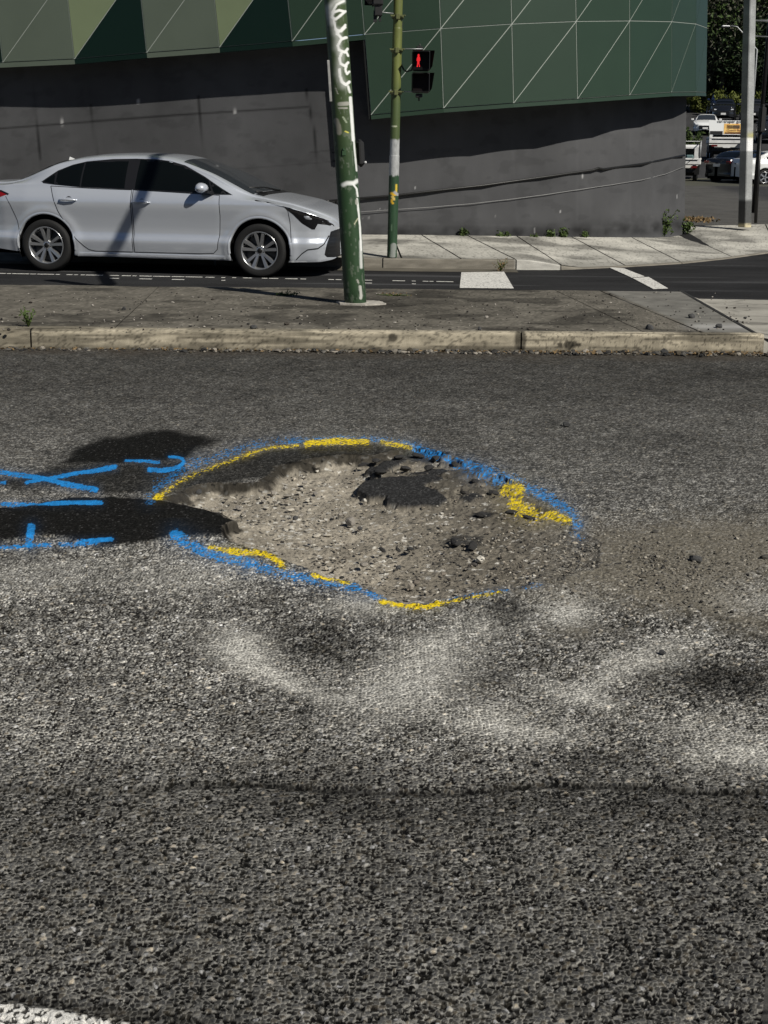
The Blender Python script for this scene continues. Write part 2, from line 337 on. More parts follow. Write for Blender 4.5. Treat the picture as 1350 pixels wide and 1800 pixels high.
        mott = .72+.5*vn(x[k]*26, y[k]*16, 79); cov = cov*np.clip(mott+.25*(1-tar[k]), 0, 1); hal = np.exp(-(d/(wd*1.15))**2)*.10*min(dens, 1)*(1-.6*np.clip(tar[k], 0, 1)); cov = np.maximum(cov, hal*(nn < .7))
        C[k] = C[k]*(1-cov[:, None])+col*(.75+.5*s2[k][:, None])*cov[:, None]; return C
    B = lambda p, wd, d=.9, h=.5: ('b', p, wd*.9, d*.94, h); Yl = lambda p, wd, d=1., h=.5: ('y', p, wd, d, h)
    for t, p, wd, d, h in (
        B([(262, 880), (278, 858), (310, 838), (350, 815)], 22, .42, .9), B([(345, 818), (400, 797), (450, 783), (520, 775)], 15, .62, .8), B([(515, 776), (600, 770), (660, 771), (725, 783)], 12, .8, .8), B([(720, 782), (770, 797), (830, 822)], 13, .9), B([(825, 820), (900, 845), (960, 872), (1002, 900), (1014, 922)], 22, .92, .7), B([(1005, 915), (1020, 945)], 16, .5, .9),
        B([(308, 945), (352, 966), (400, 981), (440, 990)], 24, 1.1, .4), B([(435, 990), (500, 1008), (560, 1020), (625, 1032)], 20, .9, .6), B([(620, 1030), (655, 1046), (700, 1055)], 18, .9, .6), B([(720, 1057), (780, 1050), (840, 1040), (890, 1034)], 13, .95, .5), B([(925, 1030), (950, 1027)], 12, .5, .8),
        B([(-40, 822), (0, 828), (60, 838), (110, 850), (168, 861)], 11, 1.2, .25), B([(48, 849), (130, 834), (203, 824)], 8, 1.1, .3), B([(222, 814), (280, 817)], 6, 1, .4), B([(262, 828), (282, 829.5), (302, 828), (316, 823), (323, 817), (320, 811), (311, 808), (298, 807.5)], 8, 1.2, .4), B([(5, 885), (90, 887), (178, 886)], 9, 1.3, .25), B([(56, 930), (50, 958)], 17, 1.2, .25), B([(-40, 962), (20, 961), (90, 957)], 8, 1.2, .4), B([(106, 956), (150, 954), (196, 952)], 9, 1.1, .4), B([(-20, 850), (8, 848)], 8, .7, .6),
        Yl([(276, 873), (280, 872)], 13, 1.3), Yl([(285, 866), (340, 835), (400, 811), (440, 797)], 7, .62, .9), Yl([(430, 800), (470, 788), (522, 783)], 7, .85, .7), Yl([(540, 780), (590, 775), (645, 776)], 12, 1.15), Yl([(672, 777), (722, 786)], 9, .9), Yl([(890, 855), (912, 860), (905, 882), (925, 893), (938, 898)], 24, 1.15), Yl([(950, 901), (975, 905), (1000, 915)], 15, 1.05),
        Yl([(368, 962), (400, 968), (435, 970)], 8, .95), Yl([(405, 969), (450, 971), (478, 978), (497, 995)], 13, 1.2), Yl([(550, 1011), (580, 1015), (612, 1021)], 10, 1.1), Yl([(672, 1059), (730, 1065), (770, 1060)], 13, 1.25), Yl([(765, 1060), (830, 1051), (880, 1040)], 6, .9)):
        C = stroke(C, p, wd, blue if t == 'b' else yel, d, h)
    # ---- thick white line in the corner
    wl = [(-900, 1640), (0, 1757), (100, 1770), (222, 1788), (340, 1802), (900, 1870), (900, 4000), (-900, 4000)]
    wm = np.zeros(x.shape); k = (v > 1500); wm[k] = sst(-4, 4, sdf(u[k]+2*warp[k], v[k]+2*warp2[k], wl))
    z = z+wm*.0015-.004*np.exp(-((sdf(u, v, wl)+10)/8.)**2)*(v > 1500)
    z = z-wm*.0006*0
    hole = (r2 < .16) | ((r2 < .34) & (s1 < .5))
    wc = np.where(hole, .04, .62)*(1-.35*(edge < .07))
    C = C*(1-wm[:, None])+wc[:, None]*np.array([1, .985, .93])*wm[:, None]
    eb = np.exp(-((sdf(u, v, wl)+12)/12.)**2)*(v > 1500); C = C*(1-.6*eb[:, None])
    return z, np.clip(C, .004, .9), d_h, wm
def near_road():
    ys = [-14, -8, -4, -1, .6, 1.3, 1.7]; y = 2.0
    while y < 10.93: ys.append(y); y += min(max(.0028, .50*y*y/2184), .0095)
    ys.append(10.93); ys = np.array(ys)
    us = np.concatenate([[-24, -12, -6, -3.4, -2.2, -1.6, -1.3, -1.18], np.linspace(-1.1, 1.1, 800), [1.18, 1.3, 1.6, 2.2, 3.4, 6, 12, 24]])
    hw = .285*np.maximum(ys, 2.0)+.02
    X = us[None, :]*hw[:, None]; Y = np.repeat(ys[:, None], len(us), 1)
    dx = np.gradient(X, axis=1); dy = np.gradient(Y, axis=0); cell = np.maximum(np.abs(dx), np.abs(dy)).ravel()
    x = X.ravel(); y = Y.ravel(); yy = np.maximum(y, .8); u, v = proj(x, yy, 0*x)
    u = np.where(y < .8, 5000, u); v = np.where(y < .8, 5000, v)
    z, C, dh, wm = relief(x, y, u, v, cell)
    z = np.where(y > 10.9, 0, z)
    V = np.stack([x, y, z], -1); nr, nc = len(ys), len(us)
    i = np.arange(nr*nc).reshape(nr, nc); q = np.stack([i[:-1, :-1], i[:-1, 1:], i[1:, 1:], i[1:, :-1]], -1).reshape(-1, 4)
    inh = (dh[q] > 0).sum(1) >= 3; inw = (wm[q] > .5).sum(1) >= 3
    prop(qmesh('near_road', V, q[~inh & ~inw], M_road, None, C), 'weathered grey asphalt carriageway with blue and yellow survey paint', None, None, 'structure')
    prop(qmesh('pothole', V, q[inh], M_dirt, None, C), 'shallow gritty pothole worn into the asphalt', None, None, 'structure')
    prop(qmesh('lane_marking', V, q[inw], M_road, None, C), 'thick worn white line in the near corner of the road', None, None, 'structure')
near_road()
# ================================================================== ISLAND, LANE, FOOTPATH
def sheet(name, rows, mat_, colf, parent=None, nx=60, ny=20, zf=None, lab=None, kind=None):
    """rows: front edge pts list and back edge pts list (same count) -> ruled grid"""
    A = np.array(rows[0], float); Bk = np.array(rows[1], float)
    ta = np.linspace(0, len(A)-1, nx); ii = np.clip(np.floor(ta).astype(int), 0, len(A)-2); f = (ta-ii)[:, None]
    a = A[ii]*(1-f)+A[ii+1]*f; b = Bk[ii]*(1-f)+Bk[ii+1]*f; s = np.linspace(0, 1, ny)[:, None, None]
    V = (a[None]*(1-s)+b[None]*s).reshape(-1, 3)
    if zf is not None: V[:, 2] += zf(V[:, 0], V[:, 1])
    C = colf(V[:, 0], V[:, 1], V[:, 2])
    o = gridmesh(name, V, ny, nx, mat_, parent, C)
    return prop(o, lab, None, None, kind)
def c_island(x, y, z):
    u, v = proj(x, y, z)
    base = np.array([.128, .118, .098])*(.50+.95*fbm(x*1.1, y*.9, 5, 5, 201))[:, None]
    st = sst(.50, .66, fbm(x*.8, y*1.1, 2.6, 4, 203))[:, None]; base = base*(1-.5*st)
    sp = (fbm(x, y, 60, 2, 205) > .72)[:, None]; base = np.where(sp, base*.4, base)
    sp = (fbm(x, y, 75, 2, 209) > .77)[:, None]; base = np.where(sp, base*1.9, base)
    # darker patched area round the pole
    d = np.exp(-(((u-690)/130)**2+((v-532)/22)**2))[:, None]; base = base*(1-.5*d)
    nose = sst(-3, 3, sdf(u, v, [(1050, 505), (1240, 584), (1500, 590), (1400, 500)]))[:, None]
    base = base*(1-nose)+np.array([.17, .165, .148])*(.6+.7*fbm(x, y, 9, 4, 207))[:, None]*nose
    edge = np.exp(-((y-10.99)/.07)**2)[:, None]; base = base*(1-.6*edge)+np.array([.30, .27, .20])*edge*.6
    wb = (np.exp(-((v-574)/5)**2)*sst(1180, 1240, u))[:, None]; base = base+.16*wb
    return np.clip(base, .01, .8)
isl = empty('traffic_island', (0, 0, 0), label='raised concrete traffic island with brown stained slabs', kind='structure')
JX = [(-16, -14.6), (-9, -7.8), (-2.18, -2.36), (2.1, 1.75)]       # joint x at front, at back
YF, YB = 10.965, 14.3
def zisl(x, y): return .010*(fbm(x, y, 1.2, 3, 221)-.5)+.003*(fbm(x, y, 25, 3, 222)-.5)
def slab(x0, x1, nm='concrete_slab'):
    g = .003; A = [(x0[0]+g, YF, .15), (x1[0]-g, YF, .15)]; B_ = [(x0[1]+g, YB, .15), (x1[1]-g, YB, .15)]
    w_ = x1[0]-x0[0]; sheet(nm, (A, B_), M_conc, c_island, isl, nx=int(min(300, max(20, w_/.02))), ny=150, zf=zisl)
for a, b in zip(JX[:-1], JX[1:]): slab(a, b)
nj0 = gp(1050, 508, .15); nj1 = gp(1232, 581, .15); ne0 = gp(1192, 510, .15); ne1 = gp(1322, 584, .15)
slab(JX[-1], ((nj1[0]), nj0[0])) if False else None
sheet('concrete_slab', ([(2.107, YF, .15), (nj1[0]-.008, YF, .15)], [(1.757, YB, .15), (nj0[0]-.008, YB, .15)]), M_conc, c_island, isl, nx=90, ny=120, zf=zisl)
sheet('nose_slab', ([(nj1[0]+.008, YF, .15), (ne1[0], YF+.02, .15)], [(nj0[0]+.008, YB, .15), (ne0[0], YB, .15)]), M_conc, c_island, isl, nx=60, ny=120, zf=lambda x, y: 0*x)
# bed under the slabs
MB().box(((-16+2.2)/2, (YF+YB)/2, .062), (18.1, 3.30, .125)).build('slab_bed', M_joint, isl)
def c_kerb(x, y, z):
    b = np.array([.36, .322, .245])*(.42+1.0*fbm(x*.8, z*4+y, 7, 5, 231))[:, None]
    st = sst(.55, .7, fbm(x*.5, z*9, 3, 3, 233))[:, None]; b = b*(1-.55*st)
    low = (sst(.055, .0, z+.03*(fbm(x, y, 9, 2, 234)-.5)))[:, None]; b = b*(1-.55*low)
    u, v = proj(x, y, z)
    ch = (fbm(x, z*1.3+y, 55, 3, 237) > .66)[:, None]; b = np.where(ch, b*.5, b); b = b*(.8+.4*fbm(x*4, z*.4, 30, 2, 238))[:, None]
    for (cx, cy, rx, ry) in ((915, 598, 10, 22), (1010, 605, 5, 6), (1000, 607, 9, 7), (985, 606, 4, 5), (1017, 606, 4, 4), (690, 594, 8, 8)):
        d = sst(1.25, .8, np.hypot((u-cx)/rx, (v-cy)/ry))[:, None]; b = b*(1-.75*d)
    return np.clip(b, .01, .8)
def kerb_piece(pts, h, parent, colf=c_kerb, name='kerb_stone', n=(120, 26), rad=.03, depth=.16, zb=-.03):
    """front face from zb to h with a rounded arris, then back by depth; pts = front line (x,y)"""
    P = np.array(pts, float); t = np.linspace(0, len(P)-1, n[0]); i = np.clip(t.astype(int), 0, len(P)-2); f = (t-i)[:, None]
    c = P[i]*(1-f)+P[i+1]*f; tg = np.gradient(c, axis=0); tg /= np.linalg.norm(tg, axis=1)[:, None]+1e-9; nrm = np.stack([-tg[:, 1], tg[:, 0]], -1)
    hh = h(c[:, 0]) if callable(h) else np.full(n[0], h)
    prof = [(0, -9), (.003, .4), (.006, .7)]+[(.010+rad*(1-math.cos(a)), -(rad*(1-math.sin(a)))) for a in np.linspace(0, math.pi/2, 6)]+[(depth, 0)]
    rows = []
    fz = np.linspace(0, 1, 12)
    for k in fz: rows.append((k*.010, None, k))
    for a in np.linspace(.1, math.pi/2, 6): rows.append((.010+rad*(1-math.cos(a)), rad*(1-math.sin(a)), 1))
    rows.append((depth*.6, 0, 1)); rows.append((depth, 0, 1))
    V = []
    for off, dz, k in rows:
        z = (zb+(hh-rad-zb)*k) if dz is None else hh-dz
        xy = c+nrm*off; V.append(np.stack([xy[:, 0], xy[:, 1], z], -1))
    V = np.concatenate(V); nn = .004*(fbm(V[:, 0], V[:, 2]*3, 18, 3, 241)-.5); V[:, 1] += nn
    return gridmesh(name, V, len(rows), n[0], M_conc, parent, colf(V[:, 0], V[:, 1], V[:, 2]))
kx = [-16, -9, gp(55, 590, .1)[0], gp(912, 590, .1)[0], gp(1324, 600, .05)[0]]
ky = lambda x: 10.83+.022*(x+3)+.0
ik = empty('island_kerb', (0, 0, 0), label='pale sandy concrete kerb along the near side of the island', kind='structure')
for a, b in zip(kx[:-1], kx[1:]):
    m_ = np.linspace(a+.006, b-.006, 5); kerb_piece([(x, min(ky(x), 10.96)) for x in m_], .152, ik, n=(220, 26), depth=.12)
# slanting end of the island: kerb return with a dark joint, then the pale apron beyond
e0 = gp(1324, 586, .152); e1 = gp(1192, 510, .152)
MB().prism([(e0[0]+.0, e0[1]-.02, .15), (e0[0]+.045, e0[1]-.02, .15), (e1[0]+.045, e1[1], .15), (e1[0], e1[1], .15)], (0, 0, -.3)).build('end_joint', M_joint, ik)
def c_pale(x, y, z):
    b = np.array([.34, .325, .285])*(.62+.65*fbm(x*.6, y, 4, 5, 251))[:, None]
    st = sst(.52, .68, fbm(x*.5, y*1.5, 2.4, 4, 253))[:, None]; b = b*(1-.45*st)
    sp = (fbm(x, y, 50, 2, 255) > .76)[:, None]; return np.where(sp, b*.55, b)
ap = [e0[:3]+np.array([.05, -.02, -.03]), e1+np.array([.05, 0, -.03])]
apf = [tuple(ap[0]+np.array([.03, -.0, 0])), tuple(ap[0]+np.array([.22, -.0, -.02]))]
K1 = [(ap[0][0]+.0, ap[0][1], .125), (ap[1][0], ap[1][1], .125)]
K2 = [(K1[0][0]+.16, K1[0][1]-.05, .10), (K1[1][0]+.16, K1[1][1]-.05, .07)]
sheet('return_kerb', (K1, K2), M_conc, c_pale, ik, nx=90, ny=10)
K3 = [(K2[0][0]+.03, K2[0][1]-.03, -.02), (K2[1][0]+.05, K2[1][1]-.05, -.01)]
apron_far = [(K2[0][0]+4, 11.0, .02), (K2[1][0]+5.5, gp(1350, 530, .05)[1], .03)]
sheet('concrete_apron', (K2, apron_far), M_conc, c_pale, None, nx=60, ny=80, lab='pale concrete apron beyond the end of the island', kind='structure')
sheet('apron_front', ([(K2[0][0]-.16, K2[0][1]+.03, -.03), (K2[0][0]+4, 10.93, -.03)], [(K2[0][0]-.16, K2[0][1]+.05, .12), (K2[0][0]+4, 11.0, .02)]), M_conc, c_pale, ik, nx=30, ny=5)
# ---- far kerb line: x, y, top height
front = [(-24, 21.2), (-14, 20.0), (-5.3, 18.98), (-2.6, 18.55), (-.6, 18.42), (.55, 18.36), (1.3, 18.38), (1.72, 18.39), (2.32, 18.44), (2.45, 18.50), (3.2, 18.90), (4.2, 19.62), (5.1, 20.6), (5.98, 21.75), (7.4, 23.8), (9.5, 27)]
def khf(x): return .13-.115*sst(1.75, 2.75, x)
FR = np.array(front)
yfront = lambda x: np.interp(x, FR[:, 0], FR[:, 1])
# wall plan (reference column px at base, lean, distance, base px y)
WALL = [(-1100, .12, 22.9, 412), (-700, .11, 22.5, 412), (-300, .11, 22.1, 412), (0, .10, 21.85, 411), (200, .09, 21.6, 411), (400, .08, 21.25, 411), (600, .07, 20.96, 412), (700, .055, 20.98, 412.5), (800, .045, 21.1, 413.5), (900, .035, 21.35, 415), (1000, .02, 21.8, 416), (1080, .005, 22.3, 417), (1145, -.008, 23.15, 417.5), (1180, -.014, 23.8, 416), (1203, -.016, 24.4, 413)]
wbase = [yp(a, d, Y) for a, l, Y, d in WALL]
WB = np.array(wbase)
# path back line: along the wall, then out across the corner
back = [(-24, 22.9, .28)]+[tuple(p) for p in wbase]+[tuple(yp(1204, 398, 25.2)), tuple(yp(1350, 394, 25.4)), tuple(yp(1500, 392, 25.6))]
BK = np.array(back)
def c_path(x, y, z):
    b = np.array([.46, .447, .40])*(.50+.80*fbm(x*.7, y, 3.2, 5, 261))[:, None]
    st = sst(.48, .66, fbm(x*.8, y*1.3, 1.3, 4, 263))[:, None]; b = b*(1-.5*st)
    sp = (fbm(x, y, 28, 3, 265) > .66)[:, None]; b = np.where(sp, b*.62, b)
    f = sst(.75, .1, y-yfront(x))[:, None]; b = b*(1-.28*f); return np.clip(b, .02, .8)
fp = empty('footpath', (0, 0, 0), label='pale concrete footpath below the dark wall', kind='structure')
def pathpt(s, t):       # s index along joint list -> ruled quad
    return s*(1-t)+s*t
joints = []   # (front x, back px)
for fx, bx in ((-23.5, -22), (-14, -13.5), (-10, -9.7), (-7, -6.8), (-4.4, -4.3), (-2.1, -2.1), (.20, .08), (1.0, .52), (1.72, 1.22), (2.35, 2.0), (3.3, 2.9), (4.2, 4.0), (5.2, 5.2), (6.3, 6.9), (8.2, 8.6)):
    joints.append((fx, bx))
ybk = lambda x: np.interp(x, BK[:, 0], BK[:, 1]); zbk = lambda x: np.interp(x, BK[:, 0], BK[:, 2])
for (f0, b0), (f1, b1) in zip(joints[:-1], joints[1:]):
    g = .012; fx = np.linspace(f0+g, f1-g, 9); bx = np.linspace(b0+g, b1-g, 9)
    A = [(a, yfront(a)+.14, khf(a)) for a in fx]; Bq = [(b, ybk(b)+.03, zbk(b)) for b in bx]
    ym = .46
    mid = [tuple(np.array(a)*(1-ym)+np.array(b)*ym) for a, b in zip(A, Bq)]
    mid2 = [(m[0], m[1]+.018, m[2]) for m in mid]
    if f0 > -2.2 and f0 < 2.2:
        sheet('concrete_slab', (A, mid), M_conc, c_path, fp, nx=50, ny=24, zf=lambda x, y: .006*(fbm(x, y, 3, 3, 271)-.5))
        sheet('concrete_slab', (mid2, Bq), M_conc, c_path, fp, nx=50, ny=24, zf=lambda x, y: .006*(fbm(x, y, 3, 3, 271)-.5))
    else:
        sheet('concrete_slab', (A, Bq), M_conc, c_path, fp, nx=60, ny=50, zf=lambda x, y: .006*(fbm(x, y, 3, 3, 271)-.5))
# bed under slabs
fx = np.linspace(-23.5, 8.2, 80); bxs = np.interp(fx, [j[0] for j in joints], [j[1] for j in joints])
sheet('slab_bed', ([(a, yfront(a)+.145, khf(a)-.02) for a in fx], [(b, ybk(b)+.05, zbk(b)-.02) for b in bxs]), M_conc, lambda x, y, z: np.full((len(x), 3), .02), fp, nx=160, ny=20)
fk = empty('footpath_kerb', (0, 0, 0), label='concrete kerb and gutter along the far footpath', kind='structure')
def c_fk(x, y, z):
    b = np.array([.20, .185, .155])*(.5+.8*fbm(x, z*5+y, 6, 4, 281))[:, None]
    pl = (sst(1.70, 1.74, x)*sst(2.34, 2.30, x))[:, None]; b = b*(1-pl)+np.array([.45, .44, .40])*(.7+.5*fbm(x, z*4, 8, 3, 283))[:, None]*pl; return b
seg = [-23.5, -14, -8, -5, -2.3, -.05, 1.725, 2.33, 4.2, 6.3, 9.4]
for a, b in zip(seg[:-1], seg[1:]):
    xs = np.linspace(a+.008, b-.008, 14); kerb_piece([(x, yfront(x)) for x in xs], khf, fk, c_fk, n=(60, 26), depth=.15, rad=.014)
sheet('gutter', ([(x, yfront(x)-.40, .004) for x in np.linspace(-23.5, 1.72, 40)], [(x, yfront(x)+.01, .010) for x in np.linspace(-23.5, 1.72, 40)]), M_conc, lambda x, y, z: np.array([.115, .105, .085])*(.5+.8*fbm(x, y, 5, 4, 291))[:, None], fk, nx=200, ny=10)
# ---- far lane and cross road
def c_lane(x, y, z):
    b = np.array([.026, .0262, .027])*(.55+.9*fbm(x*.35, y, 3, 5, 301))[:, None]
    b = b*(1+1.2*sst(.62, .8, fbm(x*.12, y*2.2, 2.2, 4, 303)))[:, None]
    return b
xl = np.linspace(-26, 16, 60)
def yb_l(x): return np.where(x < 9.4, yfront(x)+.02, 27)
sheet('far_lane', ([(x, 14.28, 0) for x in xl], [(x, float(yb_l(x)), 0) for x in xl]), M_lane, c_lane, None, nx=400, ny=160, lab='dark asphalt lane behind the island', kind='structure')
sheet('far_lane_edge', ([(x, YB-.01, .148) for x in (-16, 2.4)], [(x, YB+.02, -.01) for x in (-16, 2.4)]), M_conc, c_island, isl, nx=60, ny=4)
sheet('cross_road', ([(3.0, 10.94, -.006), (30, 10.94, -.006)], [(1.0, 14.4, -.006), (30, 14.4, -.006)]), M_lane, c_lane, None, nx=60, ny=30, lab='dark side road at the right', kind='structure')
# painted markings on the far lane
def decal(name, poly, z, m, label, n=0):
    pts = [tuple(gp(a, b, z)) for a, b in poly]; mb = MB().prism([(p[0], p[1], z) for p in pts], (0, 0, .003)); return prop(mb.build(name, m), label, None, None, 'structure')
decal('stop_bar', [(808, 506), (903, 507), (886, 478), (811, 479)], .004, M_paintw, 'white painted block on the far lane')
decal('give_way_line', [(1070, 470), (1097, 472), (1133, 486), (1110, 488)], .004, M_paintw, 'white diagonal line across the side road mouth')
decal('give_way_line', [(1112, 489), (1140, 487), (1174, 507), (1148, 508)], .004, M_paintw, 'lower piece of the white diagonal line')
mb = MB(); u = -60.
while u < 806:
    L = random.choice((7, 10, 16, 22, 30)); y0 = 480.5+u*.0185
    if random.random() < .86:
        for yy in ([0] if random.random() < .92 else [0, 5]):
            a = gp(u, y0+yy, .004); b = gp(min(u+L, 804), y0+yy+L*.0185, .004); mb.add([(a[0], a[1]-.03, .004), (b[0], b[1]-.03, .004), (b[0], b[1]+.035, .004), (a[0], a[1]+.035, .004)], [(0, 1, 2, 3)])
    u += L+random.choice((2, 3, 5, 12))
prop(mb.build('edge_line', M_paintw), 'thin broken white line along the far lane', None, None, 'structure')
# ================================================================== BUILDING
bld = empty('green_panelled_building', (0, 20, 0), label='dark building with green triangular panels overhanging a charcoal wall', cat='building')
OFF = Vector((0, 20, 0))
def bl(p): return Vector((float(p[0]), float(p[1]), float(p[2])))-OFF
CC = [(-1405, 142.0, .11, 23.6), (-1150, 131.5, .11, 23.2), (-895, 122.5, .11, 22.85), (-640, 116.5, .11, 22.5), (-510, 115.5, .112, 22.2), (-380, 114.5, .113, 22.0), (-251, 113.5, .115, 21.8), (-123, 112, .118, 21.6), (5, 109.5, .120, 21.4), (131, 103.5, .112, 21.2), (258, 92.5, .106, 21.0), (386, 83, .104, 20.8), (514, 72, .106, 20.6), (641, 60, .083, 20.42), (775, 50, .042, 20.4), (900, 42, .03, 20.6), (1013, 37.5, .018, 21.0), (1107, 36.5, .0, 21.6), (1181, 38, -.018, 22.5), (1223, 42, -.02, 23.5), (1243, 49, -.012, 24.6)]
CC = [c for c in CC if c[0] not in (-1405, -1150, -895)]
DROP = {10: (652, 202), 11: (780, 190), 12: (903, 181), 13: (1015.5, 173.5), 14: (1107, 167), 15: (1180.5, 162), 16: (1223, 161.5), 17: (1241, 162.5)}
def col_pt(k, r):          # r=0 joint line, r=-1 lower row, r=1,2 above
    x, y, l, Y = CC[k]
    if r == -1:
        return Vector(yp(*DROP[k], Y))
    hh = 148-5.0*max(0, k-11); return Vector(yp(x-l*hh*r, y-hh*r*1.0, Y))
nC = len(CC)
def pan(pts, m_, name='panel', gap=.0058, th=.0025, out=None):
    """panel with its edges pulled in by gap"""
    P = [Vector(p) for p in pts]; n = (P[1]-P[0]).cross(P[2]-P[0]).normalized()
    if n.y > 0: n = -n
    if n.x*0 != 0: return
    c = sum(P, Vector())/len(P); Q = []
    for i in range(len(P)):
        a = (P[i]-P[i-1]).normalized(); b = (P[(i+1) % len(P)]-P[i]).normalized()
        s = abs(a.cross(b).length); inw = (b-a)
        Q.append(P[i]+inw.normalized()*min(gap/max(.25, s)*inw.length/1.0, .09) if inw.length > 1e-4 else P[i])
    mb = MB(); mb.prism([q-OFF for q in Q], n*th); o = mb.build(name, m_, bld); return o
bk = MB(); jt = MB()
for k in range(nC-1):
    for r in ([-1] if k >= 10 else [])+[0, 1]:
        a, b, c, d = col_pt(k, r), col_pt(k+1, r), col_pt(k+1, r+1), col_pt(k, r+1)
        pale = not (9 <= k <= 11 and r == 0)
        (bk).add([p-OFF+Vector((0, .004, 0)) for p in (a, b, c, d)], [(0, 1, 2), (0, 2, 3)], 0)
        # triangles: upper-left (a,c,d), lower-right (a,b,c); diagonal a-c
        if k in (5, 7): m1 = m2 = P_sg
        elif k in (6, 8): m1, m2 = P_ol, P_bk
        elif k < 5: m1, m2 = ((P_ol, P_bk), (P_sg, P_sg))[k % 2]
        else: m1 = m2 = P_dk
        if k <= 8 and r >= 1: m1, m2 = ((P_dk, P_dk), (P_sg, P_sg))[(k+r) % 2]
        pan((a, c, d), m1); pan((a, b, c), m2)
bk.build('joint_backing', P_jt, bld)
# fascia strips below the lowest joint
for k in range(nC-1):
    r = -1 if k >= 10 else 0
    a, b = col_pt(k, r), col_pt(k+1, r); h = .062 if r == -1 else .075
    m_ = (P_sg if k in (5, 7) else P_bk if k in (6, 8) else P_sg if k < 5 else P_dk)
    dn = Vector((.006, 0, -h)); dn0 = Vector((.001, 0, -.008))
    mb = MB(); mb.prism([a+dn0-OFF, b+dn0-OFF, b+dn-OFF, a+dn-OFF], Vector((0, -.010, 0))); mb.build('fascia', m_, bld)
# left return of the lower row, soffits, body behind
wy = lambda x: float(np.interp(x, WB[:, 0], WB[:, 1]))
so_ = MB()
a = col_pt(10, 0); b = col_pt(10, -1)+Vector((0, 0, -.06))
so_.prism([p-OFF for p in (a+Vector((-.03, 0, 0)), b+Vector((-.03, 0, 0)), b+Vector((-.03, 1.2, 0)), a+Vector((-.03, 1.2, 0)))], (.02, 0, 0))
for k in range(nC-1):
    r = -1 if k >= 10 else 0
    a, b = col_pt(k, r)+Vector((0, 0, -.05)), col_pt(k+1, r)+Vector((0, 0, -.05))
    q = [a, b, Vector((b.x-.25*(k > 13), b.y+2.2, b.z)), Vector((a.x-.25*(k > 14), a.y+2.2, a.z))]
    so_.add([p-OFF for p in q], [(0, 1, 2, 3)])
so_.build('soffit', M_soff, bld)
e = col_pt(nC-1, -1); e2 = col_pt(nC-1, 2)
mb = MB(); mb.prism([p-OFF for p in (e, Vector((e.x-.4, 34, e.z+.3)), Vector((e2.x-.4, 34, e2.z)), e2)], (-.05, 0, 0)); mb.build('side_cladding', P_dk, bld)
# top cap so the block is solid
tp = [col_pt(k, 2) for k in range(nC)]
mb = MB()
for k in range(nC-1): mb.add([p-OFF for p in (tp[k], tp[k+1], Vector((tp[k+1].x, 34, tp[k+1].z)), Vector((tp[k].x, 34, tp[k].z)))], [(0, 1, 2, 3)])
mb.build('roof', M_soff, bld)
